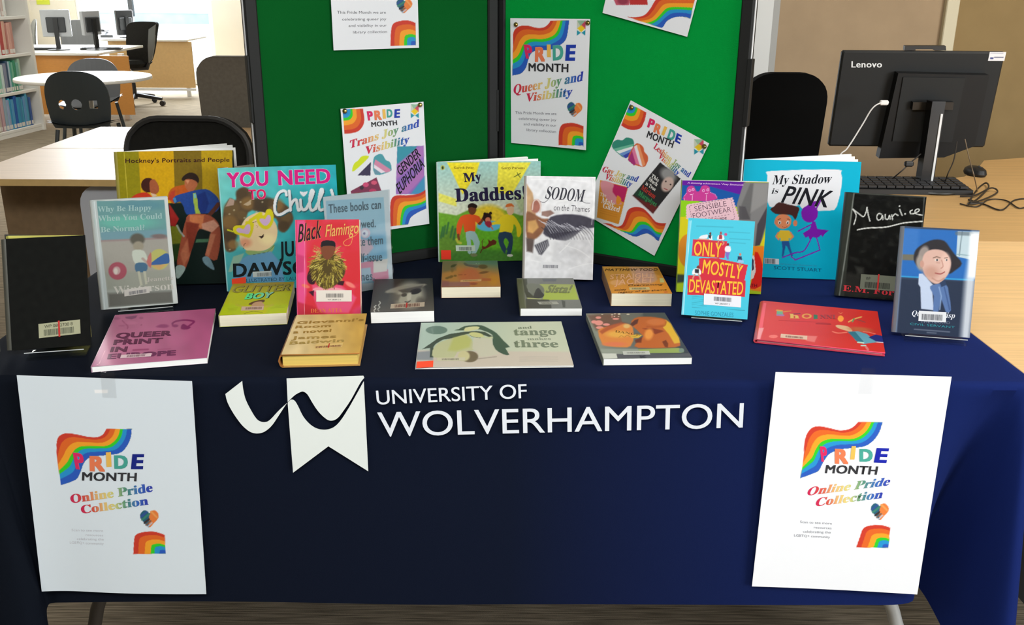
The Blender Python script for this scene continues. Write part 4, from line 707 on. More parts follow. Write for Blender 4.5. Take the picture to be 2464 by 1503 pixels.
# ------------------------------------------------------------ books
PG = mat('page_edges', (226, 218, 192), .85, noise=.05, nscale=400, stretch=(.02, 1, 1)); PGW = mat('page_edges_white', (236, 236, 232), .85, noise=.03, nscale=400, stretch=(.02, 1, 1)); PGY = mat('page_edges_yellowed', (214, 184, 92), .85, noise=.08, nscale=300, stretch=(.02, 1, 1))
def solid(c, g=.9, r=.35, coat=.2): return mat('cover_%02x%02x%02x' % tuple(int(v) for v in c), c, r, coat=coat)
def standing(k):
    x, y, a, tl, w_, h_ = k; e = np.array([cos(a), sin(a), 0]); b = np.array([-sin(a), cos(a), 0]); return e, np.array([0, 0, cos(tl)])+b*sin(tl), b
class Book:
    def __init__(s, q, T, lb, style='pb', lying=False, stand=0, group=None, cat='book', name='book', pages=None, dz=0):
        s.T = T; s.style = style
        if lying:
            x, y, a, s.w, s.h, _ = q; e = np.array([cos(a), sin(a), 0]); u = np.array([-sin(a), cos(a), 0]); o = np.array([x, y, TZ+T+.0008])
        else:
            x, y, a, tl, s.w, s.h = q; e, u, b = standing(q); o = np.array([x, y, TZ+T*sin(tl)+.001+dz])
        s.fr = Frame(o, e, u); s.t = thing(name, lb, cat, o, e, u, s.fr.n, group); s.pages = pages or PG
    def art(s, crop, base=(255, 255, 255), step=.0013, stepv=None, gain=.9): s.A = Art(s.fr, s.w, s.h, crop, base, step, stepv, gain); return s.A
    def finish(s, m, side=(220, 220, 220), back=None, beta=None, corner=None, rmax=.2, up=0, tcov=None, spine=None, fan=()):
        w_, h_, T = s.w, s.h, s.T; hb = s.style == 'hb'; c = tcov or (.0026 if hb else .0006); ins = .004 if hb else .0005; t = s.t
        s.A.build('front_cover', m, t, slab=[(0, w_, 0, h_, -c, -.00005)], slabcol=side); SM = solid(spine or side)
        if beta is None:
            MB().box(0, w_, 0, h_, -T, -T+c, r=.0004).build('back_cover', solid(back or side), t)
            if hb:
                P = [(x_, z_) for x_, z_ in ((0, 0), (-.004, -.15*T), (-.0065, -.5*T), (-.004, -.85*T), (0, -T), (.003, -T+c), (-.002, -.8*T), (-.0035, -.5*T), (-.002, -.2*T), (.003, -c))]
                MB().prism(P, 0, h_, fn=lambda x, z, y: (x, y, z)).build('spine', SM, t, True)
            else: MB().box(-.0006, .0004, 0, h_, -T, 0).build('spine', SM, t)
            MB().box(.001, w_-ins, ins, h_-ins, -T+c, -c).build('page_block', s.pages, t)
        else:
            tf = T*.5; rz_ = 0
            if corner:                              # how far the back half swings open and stands proud, read off its top corner
                best = (1e9, beta, 0)
                for b1 in np.arange(4, 75, 1.):
                    for r1 in np.arange(0, rmax, .01):
                        P = s.fr.o+s.fr.e*w_*cos(radians(b1))*cos(r1)+s.fr.u*(h_+w_*cos(radians(b1))*sin(r1))-s.fr.n*(tf+w_*sin(radians(b1)))-EYE; Z = P @ _fw; q_ = math.hypot(1232+FPX*(P @ CR)/Z-corner[0], 751.5-FPX*(P @ CU)/Z-corner[1])+r1*20
                        if q_ < best[0]: best = (q_, b1, r1)
                _, beta, rz_ = best; fan = [(q[0]/100*beta, *q[1:]) for q in fan]
            MB().box(.001, w_-ins, ins, h_-ins, -tf, -c).build('page_block', s.pages, t)
            for bt, th, m2, fr_ in [(q[0], q[1], s.pages, q[2] if len(q) > 2 else 1) for q in fan]+[(beta, T*.5, None, 1)]:
                M = Matrix.Translation((0, h_+up, -tf)) @ Matrix.Rotation(rz_*bt/beta, 4, 'Z') @ Matrix.Translation((0, -h_, 0)) @ Matrix.Rotation(radians(bt), 4, 'Y')
                if m2 is None:
                    MB().box(0, w_, 0, h_, -th, -th+c, M).build('back_cover', solid(back or side), t); MB().box(.001, w_-ins, ins, h_-ins, -th+c, 0, M).build('page_block', s.pages, t)
                else: MB().box(.002, (w_-ins)*fr_, ins, h_-ins, -th, 0, M).build('loose_pages', m2, t)
            MB().tube([(0, .0005, -T*.5), (0, h_-.0005, -T*.5)], T*.5, 10).build('spine', SM, t, True)
        return s
    def plate(s, name, crop, p0, p1, p2, bars=None, txt=None, txty=.1, col=(228, 226, 222), barcol=(60, 60, 60), red=None, th=.0003, z=.0003, nb=26, seed=3, gain=None, tcol=(50, 50, 50), a=1):
        """label plate stuck on the cover: bottom-left, bottom-right, top-left corners read in the cover plane"""
        fr = s.fr; A_ = s.A.at(crop); q = [A_.loc(p) for p in (p0, p1, p2)]; ex = q[1]-q[0]; ey = q[2]-q[0]; k = gain or A_.gain
        def pt(x, y, zz): v = q[0]+ex*x+ey*y; return (float(v[0]), float(v[1]), zz)
        V = [pt(x, y, zz) for zz in (z, z+th) for x, y in ((0, 0), (1, 0), (1, 1), (0, 1))]; F = [(3, 2, 1, 0), (4, 5, 6, 7), (0, 1, 5, 4), (1, 2, 6, 5), (2, 3, 7, 6), (3, 0, 4, 7)]; C = [col]*8; zt = z+th+.0001
        def rect(x0, x1, y0, y1, c, zz):
            n_ = len(V); V.extend(pt(x, y, zz) for x, y in ((x0, y0), (x1, y0), (x1, y1), (x0, y1))); F.append((n_, n_+1, n_+2, n_+3)); C.extend([c]*4)
        if bars:
            x0, x1, y0, y1 = bars; r = random.Random(seed); xs = x0; W = (x1-x0)/nb
            while xs < x1-W*.4: bwid = W*r.choice((.35, .5, .8)); rect(xs, xs+bwid, y0, y1, barcol, zt); xs += bwid+W*r.choice((.3, .4, .6))
        if red: rect(red-.022, red+.022, -.05, 1.08, (178, 44, 40), zt+.00008)
        if txt:
            g, f_ = glyphs(txt, '', .006); x0, x1, y0, y1 = txty; gx = g[:, 0].min(), g[:, 0].max(); n_ = len(V)
            V.extend(pt(x0+(x1-x0)*(a_-gx[0])/(gx[1]-gx[0]), y0+(y1-y0)*b_/.7, zt) for a_, b_, c_ in g); F.extend(tuple(int(i)+n_ for i in tr) for tr in f_); C.extend([tcol]*len(g))
        me = bpy.data.meshes.new(name); me.from_pydata(V, [], F); ca = me.attributes.new('Col', 'FLOAT_COLOR', 'POINT')
        ca.data.foreach_set('color', np.c_[np.clip(lin(np.array(C, float))*k, 0, .92), np.ones(len(V))].astype(np.float32).ravel()); link(me, name, PAPER, s.t); return s
def acrylic(lb, q, T, x0=.012, x1=None, lipz=.014, fw=.028):
    x, y, a, tl, w_, h_ = q; x1 = x1 or w_-.012; e = (cos(a), sin(a), 0); b = np.array([-sin(a), cos(a), 0]); o = np.array([x, y, TZ+.0006]); t = thing('acrylic_stand', lb, 'book stand', o, e, b, (0, 0, 1), 'clear acrylic book stands')
    yb = T*cos(tl)+.004; P = [(-fw, 0), (-fw, lipz), (-fw+.0025, lipz), (-fw+.0025, .0028), (yb, .0028), (yb+.10*sin(tl), .0028+.10*cos(tl)), (yb+.0026+.10*sin(tl), .0020+.10*cos(tl)), (yb+.0030, 0)]
    MB().prism(P, x0, x1, fn=lambda a_, c_, z: (z, a_, c_)).build('bent_sheet', ACRYL, t)
    MB().box(x0, x1, -fw-.0004, -fw+.0001, lipz-.0012, lipz+.0002).build('polished_edge', mat('polished_edge', (190, 194, 194), .2, coat=.5), t)
    MB().prism([(yb+.02, 0), (yb+.075, 0), (yb+.0775, .002), (yb+.088*sin(tl)+.004, .085), (yb+.084*sin(tl)+.003, .083), (yb+.072, .0025), (yb+.02, .0025)], (x0+x1)/2-.02, (x0+x1)/2+.02, fn=lambda a_, c_, z: (z, a_, c_)).build('rear_foot', ACRYL, t)
X1 = (0, 330, 2.6375); X4 = (500, 370, 2.8357); X5 = (980, 360, 2.7833); X6 = (1400, 370, 2.8354); X7 = (1780, 360, 2.7836)
GS = 'books standing upright on the cloth'; GL = 'books lying flat on the cloth'
# ---- plain black hardback
Q = (-.9074, 1.6164, .2237, .3836, .1352, .2041); B = Book(Q, .022, 'plain black hardback with a barcode label at the far left end of the table', 'hb', group=GS, pages=mat('page_edges_green', (176, 172, 84), .85), dz=.003)
A = B.art(X1, (17, 18, 16), .003); A.blot(80, .15, seed=3); B.finish(mat('black_cloth_cover', (20, 20, 20), .7) and printmat('book_cloth', .8, 0, .08), (17, 18, 16), beta=20, corner=(183, 561), rmax=.045, up=.011, spine=(70, 70, 62), fan=[(60, .004, .99)])
B.plate('barcode_label', X1, (248, 1275), (512, 1245), (244, 1185), (.12, .86, .12, .55), 'WP 0802700 8', (.14, .82, .66, .88), (158, 158, 128), (74, 78, 62), red=.49, nb=34, tcol=(84, 84, 66))
MB().box(-.024, -.0226, 0, .2041, -.012, .0, r=.0003).build('jacket_flap', mat('worn_jacket', (88, 86, 74), .5, noise=.35, nscale=25), B.t).matrix_local = Matrix.Translation((-.0, 0, 0))
acrylic('clear acrylic stand under the plain black hardback', Q, .022, .028, .128, .016, .030)
# ---- pale beach memoir
Q = (-.8370, 1.8532, .3048, .2632, .1440, .2238); B = Book(Q, .022, 'hardback with a faded teal and sand beach cover, behind the pink paperback', 'hb', group=GS, pages=PGW, dz=.003)
A = B.art(X1, (178, 186, 182), gain=.74)
A.poly([(612, 402), (1042, 396), (1100, 1050), (690, 1082)], (160, 166, 158), 3)
A.poly([(612, 404), (1044, 398), (1062, 610), (640, 636)], (104, 150, 150), 6); A.ell(800, 540, 190, 40, (104, 176, 160), .8); A.ell(900, 430, 160, 30, (92, 140, 150), .8)
A.poly([(636, 600), (1060, 585), (1064, 636), (642, 660)], (112, 150, 160), 16); A.line([(642, 660), (1066, 640)], 14, (150, 130, 128), 8); A.poly([(640, 665), (1066, 645), (1080, 860), (664, 880)], (158, 156, 146), 14); A.poly([(664, 860), (1082, 840), (1090, 960), (680, 970)], (150, 154, 142), 20)
A.poly([(684, 990), (1095, 975), (1100, 1050), (690, 1080)], (104, 104, 98), 22); A.ell(1010, 628, 50, 14, (120, 106, 104), .6)
A.ell(872, 648, 46, 38, (92, 90, 80), .35); A.ell(878, 690, 34, 30, (150, 144, 126), .35); A.poly([(840, 722), (915, 722), (935, 800), (860, 806)], (190, 198, 184), 5, smooth=3); A.poly([(862, 800), (930, 800), (928, 850), (864, 852)], (74, 108, 134), 5, smooth=3); A.poly([(872, 850), (888, 850), (905, 940), (890, 942)], (178, 180, 160), 4); A.poly([(908, 850), (925, 850), (936, 930), (922, 934)], (178, 180, 160), 4); A.line([(905, 770), (950, 812)], 16, (172, 156, 146), 4)
A.ell(1010, 775, 64, 66, (178, 178, 104), .08, .2); A.poly([(955, 800), (1050, 735), (1075, 755), (1070, 800), (960, 812)], (60, 96, 150), 3, smooth=2); A.poly([(930, 790), (955, 730), (962, 760), (958, 830)], (180, 110, 104), 5, smooth=2); A.poly([(962, 812), (1060, 806), (1010, 842)], (196, 160, 104), 4)
A.ell(746, 848, 58, 56, (160, 84, 96), .1); A.ell(740, 846, 24, 26, (186, 160, 156), .3); A.ell(735, 850, 12, 20, (204, 196, 186), .4)
A.poly([(588, 408), (612, 404), (690, 1082), (655, 1106)], (184, 194, 192), 2); A.line([(598, 408), (668, 1100)], 4, (214, 222, 222), 3)
A.poly([(1042, 396), (1062, 384), (1132, 1054), (1100, 1052)], (206, 212, 208), 3); A.poly([(660, 1104), (690, 1080), (1100, 1050), (1130, 1054)], (200, 206, 202), 3); A.poly([(590, 404), (1062, 380), (1062, 396), (612, 404)], (206, 212, 210), 2)
T = (158, 190, 186); A.text('Why Be Happy', (620, 474), (962, 462), (620, 440), T, 'b'); A.text('When You Could', (624, 534), (1030, 516), (622, 498), T, 'b'); A.text('Be Normal?', (640, 604), (918, 588), (638, 570), T, 'b'); A.text('Jeanette', (930, 916), (1100, 904), (928, 890), (184, 180, 170), 'b', -.008); A.text('Winterson', (722, 996), (1104, 964), (718, 948), (196, 194, 184), 'b', -.006)
B.finish(JACKET, (206, 210, 206), spine=(196, 204, 202)); B.plate('barcode_label', X1, (790, 1010), (950, 986), (788, 968), (.18, .86, .12, .62), None, None, (196, 192, 184), (96, 98, 104), nb=22)
sp = Frame(B.fr.o-B.fr.n*.021-B.fr.e*.007, B.fr.n, B.fr.u)
acrylic('clear acrylic stand under the faded beach hardback', Q, .022, .03, .135, .012, .026)
# ---- large yellow portrait book
B = Book((-.8586, 2.0332, .1077, .1791, .2480, .2946), .02, 'large yellow paperback about portraits with a seated man in a blue shirt on its cover', group=GS, pages=PGW)
H_ = (270, 340, 4.293); A = B.art(H_, (14, 30, 26), .0015, gain=.85)
A.poly([(40, 95), (1240, 90), (1240, 640), (40, 640)], (182, 148, 16), 3); A.poly([(40, 95), (272, 95), (300, 640), (80, 640)], (140, 130, 14), 6); A.poly([(272, 95), (632, 95), (650, 640), (300, 640)], (204, 158, 12), 5); A.poly([(632, 95), (920, 95), (940, 640), (650, 640)], (122, 100, 22), 6); A.poly([(920, 95), (1240, 90), (1240, 640), (940, 640)], (182, 150, 16), 5); A.line([(120, 100), (160, 590)], 5, (208, 190, 70), 4, .8)
A.poly([(580, 640), (1240, 620), (1260, 1500), (580, 1500)], (12, 28, 24), 10); A.poly([(600, 880), (680, 860), (760, 1060), (620, 1120)], (112, 118, 30), 10); A.poly([(620, 1060), (760, 1050), (700, 1200), (620, 1260)], (40, 64, 26), 14)
A.poly([(190, 590), (250, 545), (340, 525), (400, 560), (420, 620), (190, 640)], (190, 52, 28), 5, smooth=3); A.ell(372, 452, 74, 76, (62, 26, 18), .07); A.poly([(390, 410), (430, 390), (466, 430), (486, 490), (470, 530), (430, 550), (392, 520), (385, 470)], (158, 86, 52), 4, smooth=3); A.poly([(392, 530), (440, 545), (470, 560), (420, 575)], (206, 178, 150), 4)
A.poly([(600, 620), (575, 560), (610, 490), (680, 460), (780, 450), (850, 520), (700, 560), (650, 640)], (180, 84, 26), 8, smooth=3); A.poly([(570, 600), (610, 520), (650, 500), (640, 620)], (176, 60, 40), 8)
A.poly([(718, 385), (745, 350), (800, 322), (860, 335), (894, 380), (890, 430), (860, 420), (780, 395), (730, 408)], (40, 26, 18), 4, smooth=3); A.poly([(752, 398), (820, 392), (880, 425), (870, 470), (830, 520), (790, 515), (755, 470)], (172, 98, 62), 4, smooth=3); A.poly([(755, 398), (800, 400), (780, 440)], (206, 140, 100), 8)
A.poly([(628, 600), (660, 560), (760, 530), (860, 505), (970, 492), (1040, 530), (1090, 580), (1112, 640), (1100, 700), (1040, 740), (900, 745), (770, 756), (740, 680), (700, 620), (650, 640)], (34, 68, 140), 5, smooth=2); A.poly([(860, 560), (960, 520), (1000, 640), (960, 740), (890, 745)], (26, 50, 120), 10); A.poly([(628, 590), (650, 575), (665, 620), (645, 640)], (66, 130, 170), 4)
A.poly([(832, 535), (862, 530), (880, 600), (885, 680), (915, 752), (862, 760), (850, 680), (838, 610)], (156, 180, 70), 4); A.poly([(838, 540), (860, 540), (870, 580), (848, 590)], (120, 190, 190), 4); A.line([(1095, 650), (1040, 720), (985, 780), (940, 830)], 42, (88, 46, 34), 6, smooth=4)
A.poly([(790, 756), (960, 750), (1060, 800), (1110, 880), (1120, 1000), (1085, 1220), (1010, 1210), (958, 1170), (1020, 940), (930, 905), (880, 930), (820, 1120), (760, 1310), (690, 1275), (668, 1240), (735, 900), (760, 820)], (158, 80, 56), 5, smooth=2); A.poly([(800, 760), (950, 760), (940, 830), (920, 900), (800, 820)], (196, 116, 72), 10); A.poly([(925, 850), (1050, 810), (1105, 870), (1030, 940), (930, 905)], (208, 150, 124), 12); A.poly([(760, 830), (900, 850), (830, 1100), (780, 1180)], (128, 52, 36), 14); A.poly([(700, 1160), (780, 1000), (800, 1180), (740, 1290)], (196, 120, 86), 16, .7); A.poly([(1010, 950), (1070, 960), (1000, 1190), (965, 1170)], (200, 130, 96), 12, .7)
A.poly([(655, 1300), (700, 1275), (755, 1300), (740, 1350), (690, 1412), (660, 1400)], (158, 178, 170), 5, smooth=3); A.poly([(930, 1210), (965, 1185), (1010, 1210), (1055, 1310), (1040, 1325), (960, 1270)], (110, 140, 150), 5, smooth=3); A.poly([(586, 640), (690, 800), (650, 880), (600, 870)], (150, 34, 30), 8); A.line([(670, 870), (700, 930), (740, 980)], 18, (150, 160, 150), 6); A.poly([(870, 1010), (1000, 1005), (990, 1040), (860, 1045)], (70, 110, 80), 8)
A.blot(60, .05, seed=5); A.text("Hockney's Portraits and People", (136, 222), (1212, 210), (136, 178), (58, 20, 18), 'sb', -.004)
B.finish(GLOSS, (160, 150, 40), beta=16, corner=(546, 343), back=(226, 226, 220), spine=(150, 140, 60), fan=[(35, .005), (70, .006)])
# ---- teal picture book
B = Book((-.6248, 2.0029, .2049, .1657, .2487, .2685), .006, 'teal picture book with pink capitals and a child in yellow heart-shaped glasses', group=GS, pages=PGW)
K_ = (520, 390, 4.85); A = B.art(K_, (60, 168, 176), .0014, gain=.86); A.grad((108, 190, 184), (36, 160, 172), (100, 100), (1300, 500)); A.blot(260, .06, seed=9); A.poly([(90, 1050), (930, 900), (960, 1520), (130, 1520)], (52, 140, 146), 60, .6)
A.poly([(80, 600), (110, 500), (160, 420), (230, 440), (240, 340), (320, 290), (400, 330), (440, 420), (560, 430), (700, 440), (840, 520), (900, 640), (880, 720), (800, 820), (720, 780), (700, 660), (420, 560), (320, 700), (220, 900), (230, 1020), (120, 1040), (70, 860)], (88, 70, 48), 22, smooth=3)
for i_, (x, y, r_) in enumerate([(180, 540, 90), (300, 370, 70), (370, 480, 80), (540, 490, 110), (700, 500, 90), (820, 640, 60), (790, 740, 60), (160, 700, 90), (170, 860, 80), (200, 960, 60), (300, 620, 60), (620, 470, 60)]): A.ell(x, y, r_, r_*.9, [(104, 84, 52), (72, 58, 40), (128, 98, 54), (60, 50, 38), (140, 108, 62)][i_ % 5], .5, 0, .75)
for x, y in ((285, 465), (155, 605), (400, 450), (470, 580), (540, 465), (160, 1020), (330, 650), (210, 560)): A.ell(x, y, 12, 10, (196, 186, 150), .5, 0, .6)
A.poly([(110, 520), (160, 420), (215, 440), (205, 500)], (160, 136, 120), 6); A.poly([(315, 495), (400, 445), (410, 490), (370, 510)], (170, 150, 120), 6)
A.poly([(270, 860), (320, 690), (420, 610), (540, 580), (640, 640), (705, 740), (712, 860), (660, 970), (560, 1030), (430, 1045), (330, 1010)], (222, 196, 152), 6, smooth=4); A.ell(340, 940, 70, 50, (214, 150, 116), .9); A.ell(600, 900, 90, 60, (232, 214, 160), .9); A.poly([(350, 1030), (560, 1035), (680, 960), (640, 1060), (500, 1100), (380, 1080)], (132, 160, 100), 8, smooth=3)
A.poly([(360, 1090), (640, 1040), (760, 1180), (800, 1400), (200, 1400), (220, 1180)], (92, 142, 176), 16); A.poly([(200, 1100), (330, 1060), (290, 1150), (180, 1280), (140, 1280)], (130, 170, 150), 12)
Y_ = (206, 196, 30); A.poly([(195, 775), (230, 740), (330, 735), (345, 690), (410, 690), (440, 720), (430, 800), (400, 872), (370, 880), (300, 858), (215, 830)], Y_, 4, smooth=3); A.poly([(470, 660), (500, 600), (560, 620), (590, 555), (640, 550), (670, 610), (665, 700), (620, 770), (560, 780), (500, 740)], Y_, 4, smooth=3); A.line([(400, 680), (520, 600)], 40, Y_); A.line([(200, 810), (135, 790)], 18, (190, 190, 40), 5)
A.poly([(235, 785), (270, 765), (320, 780), (350, 735), (385, 725), (402, 770), (378, 838), (320, 830), (260, 820)], (196, 166, 196), 4, smooth=3); A.poly([(505, 670), (540, 655), (570, 665), (600, 620), (630, 625), (635, 680), (590, 740), (540, 725)], (198, 166, 198), 4, smooth=3)
A.poly([(495, 865), (530, 862), (555, 838), (556, 870), (528, 892)], (50, 30, 26), 3); A.line([(430, 705), (470, 692)], 5, (60, 40, 34)); A.line([(465, 740), (488, 745), (480, 762)], 4, (150, 110, 84)); A.line([(320, 1010), (325, 960), (345, 945)], 5, (90, 60, 50)); A.line([(430, 1080), (600, 1050), (680, 970)], 4, (70, 90, 60), 3)
PK = (206, 26, 122)
for o_f, c_, l_ in ((.05, (214, 214, 226), 1), (.022, PK, 2)): A.text('YOU', (130, 292), (612, 268), (122, 126), c_, 'sb', o_f, l_); A.text('NEED', (728, 266), (1338, 240), (718, 100), c_, 'sb', o_f, l_); A.text('TO', (385, 434), (586, 426), (376, 322), c_ if l_ == 1 else (206, 30, 92), 'sb', o_f, l_)
CH = [[(822, 385), (812, 345), (775, 335), (725, 370), (690, 460), (685, 560), (715, 610), (765, 605), (815, 575), (855, 555)], [(852, 335), (862, 420), (868, 560)], [(868, 510), (900, 450), (935, 440), (948, 500), (962, 560), (985, 545)], [(985, 440), (992, 520), (1020, 558), (1060, 535)], [(1050, 545), (1100, 450), (1135, 350), (1115, 328), (1095, 400), (1092, 500), (1115, 562), (1165, 540)], [(1155, 545), (1205, 440), (1245, 340), (1225, 318), (1205, 400), (1196, 500), (1215, 558), (1262, 545)], [(1345, 325), (1366, 400), (1372, 450)]]
for w_, c_, d_ in ((40, (30, 84, 96), 7), (33, (222, 226, 228), 0)):
    for s_ in CH: A.line([(x+d_, y+d_) for x, y in s_], w_, c_, 3, 1, 5)
A.poly([(975, 340), (1020, 350), (1066, 338), (1058, 370), (1022, 402), (990, 375)], (226, 226, 230), 4, smooth=2)
BK = (14, 26, 30); A.text('JUNO', (740, 1100), (1180, 1075), (736, 930), BK, 'sb', .02, 2); A.text('DAWSON', (200, 1338), (1250, 1290), (196, 1185), BK, 'sb', .02, 2); A.text('ILLUSTRATED BY LAURA', (340, 1402), (1010, 1372), (338, 1362), (30, 70, 84), '', .004, 1)
B.finish(GLOSS, (196, 214, 212), beta=57, corner=(617, 393), back=(120, 40, 84), spine=(150, 200, 200))
B.plate('barcode_label', K_, (430, 1342), (650, 1330), (426, 1278), (.22, .98, .1, .75), None, None, (180, 190, 186), (90, 96, 96), z=.0006, nb=22); B.plate('orange_sticker', K_, (186, 1432), (350, 1408), (182, 1362), col=(232, 66, 34), z=.0006)
# ---- borrowing notice in a clear holder
B = Book((-.3953, 1.9745, .5383, .0328, .1490, .2184), .003, 'pale blue printed notice about borrowing books, in a clear holder behind the pink novel', name='notice_holder', cat='sign', group=None)
A = B.art(X4, (196, 204, 206), gain=.84); A.poly([(805, 320), (1200, 295), (1232, 870), (840, 905)], (150, 186, 200), 3); A.poly([(1030, 560), (1210, 540), (1220, 700), (1040, 720)], (124, 172, 196), 40); A.ell(1075, 540, 34, 36, (196, 180, 190), .1); A.ell(1072, 543, 22, 24, (206, 208, 214), .12); A.ell(1068, 543, 8, 9, (120, 120, 150), .3); A.poly([(1040, 580), (1110, 590), (1130, 640), (1090, 690), (1040, 700)], (196, 166, 176), 14); A.poly([(1038, 745), (1150, 720), (1230, 790), (1235, 850), (1140, 875), (1040, 790)], (204, 130, 150), 6); A.poly([(1130, 730), (1228, 715), (1222, 800), (1130, 812)], (214, 206, 196), 4); A.poly([(1040, 782), (1110, 775), (1120, 870), (1040, 870)], (160, 184, 196), 8)
N_c = (78, 100, 110); A.text('These books can', (825, 404), (1182, 372), (822, 344), N_c, 'sb', .006, 2); A.text('be borrowed.', (850, 516), (1146, 498), (846, 462), N_c, 'sb', .006, 2); A.text('Please take them', (835, 646), (1196, 614), (832, 586), N_c, 'sb', .006, 2); A.text('to the self-issue', (845, 752), (1190, 728), (842, 692), N_c, 'sb', .006, 2); A.text('machines.', (900, 880), (1138, 856), (898, 822), N_c, 'sb', .006, 2)
A.build('notice_sheet', PAPER, B.t, slab=[(0, B.w, 0, B.h, -.0006, -.0001)]); MB().box(-.002, B.w+.002, -.001, B.h+.001, .0007, .0022).build('clear_front', clear_mat('holder_front', (.92, .94, .95), .12), B.t); MB().box(-.002, B.w+.002, -.001, B.h+.001, -.003, -.0008).build('clear_back', ACRYL, B.t); MB().box(-.002, B.w+.002, .0, .0025, -.06, -.003).build('clear_foot', ACRYL, B.t)
# ---- pink novel with gold ruff
Q = (-.4345, 1.8277, .0653, .2947, .1274, .1927); B = Book(Q, .028, 'pink and red paperback showing a figure in a shaggy gold ruff', group=GS, dz=.0)
F_ = (700, 515, 5.892); A = B.art(F_, (204, 46, 58), .0011, gain=.88); A.blot(420, .55, (222, 74, 130), 12); A.poly([(75, 85), (200, 80), (210, 560), (230, 1000), (180, 1420), (90, 1440)], (222, 84, 150), 40, .8); A.poly([(75, 560), (200, 600), (180, 820), (80, 840)], (186, 50, 100), 30, .7); A.poly([(760, 90), (965, 90), (970, 560), (900, 480)], (206, 46, 62), 40, .7); A.poly([(560, 120), (800, 130), (840, 500), (640, 440)], (196, 36, 44), 40, .6); A.poly([(770, 560), (960, 520), (975, 1000), (780, 960)], (200, 44, 50), 40, .7); A.poly([(300, 1000), (700, 1000), (930, 1180), (820, 1400), (400, 1400), (330, 1200)], (222, 92, 136), 30, .75); A.poly([(90, 1240), (300, 1300), (500, 1420), (100, 1440)], (176, 34, 44), 30, .7); A.poly([(350, 1040), (640, 1040), (760, 1090), (350, 1100)], (226, 150, 160), 16, smooth=3); A.ell(840, 1000, 80, 30, (226, 120, 110), .5, .5); A.ell(210, 1020, 60, 24, (222, 110, 90), .5, .3)
A.poly([(235, 860), (270, 790), (330, 830), (340, 980), (270, 990), (230, 930)], (50, 24, 30), 10, smooth=3); A.poly([(660, 940), (760, 950), (740, 1010), (660, 1000)], (50, 24, 30), 10); A.poly([(250, 1100), (330, 1080), (320, 1170)], (60, 20, 40), 6)
r_ = random.Random(4); A.poly([(440, 560), (620, 560), (720, 640), (770, 760), (750, 880), (640, 1000), (500, 1060), (380, 1000), (300, 860), (260, 760), (330, 640)], (78, 64, 26), 16, smooth=3)
for i_ in range(330):
    th = r_.uniform(0, 2*pi); rr = r_.uniform(.12, 1.0)**.6; x = 515+rr*230*cos(th)*(1-.12*sin(th)); y = 770+rr*265*sin(th); ln = r_.uniform(30, 62); an = math.atan2(y-640, x-520); c_ = r_.choice([(178, 164, 70), (150, 134, 48), (196, 184, 92), (122, 104, 36), (168, 150, 60), (90, 72, 30)]); A.line([(x, y), (x+ln*cos(an), y+ln*sin(an)*.9+6)], r_.uniform(5, 10), c_, 3)
for i_ in range(46):
    s_x = r_.choice((-1, 1)); x = 520+s_x*r_.uniform(90, 130); y = r_.uniform(480, 660); A.line([(x, y), (x+s_x*r_.uniform(40, 90), y-r_.uniform(-5, 50))], 6, r_.choice([(190, 150, 90), (160, 120, 60), (200, 160, 100)]), 3)
A.poly([(432, 420), (620, 420), (628, 500), (600, 580), (540, 640), (490, 640), (445, 580), (425, 500)], (118, 66, 42), 5, smooth=3); A.poly([(430, 470), (430, 400), (470, 374), (530, 370), (600, 380), (630, 410), (625, 470), (600, 450), (520, 448), (460, 452)], (26, 22, 26), 4, smooth=2); A.line([(195, 120), (192, 1440)], 5, (240, 170, 180), 5, .8)
GO = (212, 150, 80); A.text('Black', (106, 402), (440, 334), (98, 152), GO, 'sbi', -.008, 1); A.text('Black', (102, 398), (436, 330), (94, 148), (40, 18, 28), 'sbi', -.008, 2); A.text('Flamingo', (488, 322), (962, 268), (482, 156), (222, 170, 90), 'si', .008, 1); A.text('Flamingo', (484, 318), (958, 264), (478, 152), (120, 34, 30), 'si', -.008, 2); A.text('The', (282, 222), (346, 216), (280, 180), (206, 110, 90), 'i')
A.line([(868, 330), (860, 400), (820, 445), (765, 440), (745, 400), (790, 360), (860, 330), (930, 290), (962, 240), (940, 190), (870, 165), (820, 180)], 7, (222, 156, 84), 3, 1, 6); A.text('DEAN ATTA', (280, 1398), (724, 1388), (280, 1342), (220, 120, 60), 'b', -.004)
B.finish(GLOSS, (214, 120, 150), spine=(220, 110, 160)); B.plate('barcode_label', F_, (360, 1240), (862, 1238), (360, 1080), (.27, .76, .36, .72), 'WP 2868412 6', (.32, .7, .12, .23), (222, 214, 202), (90, 88, 84), nb=30, z=.0006)
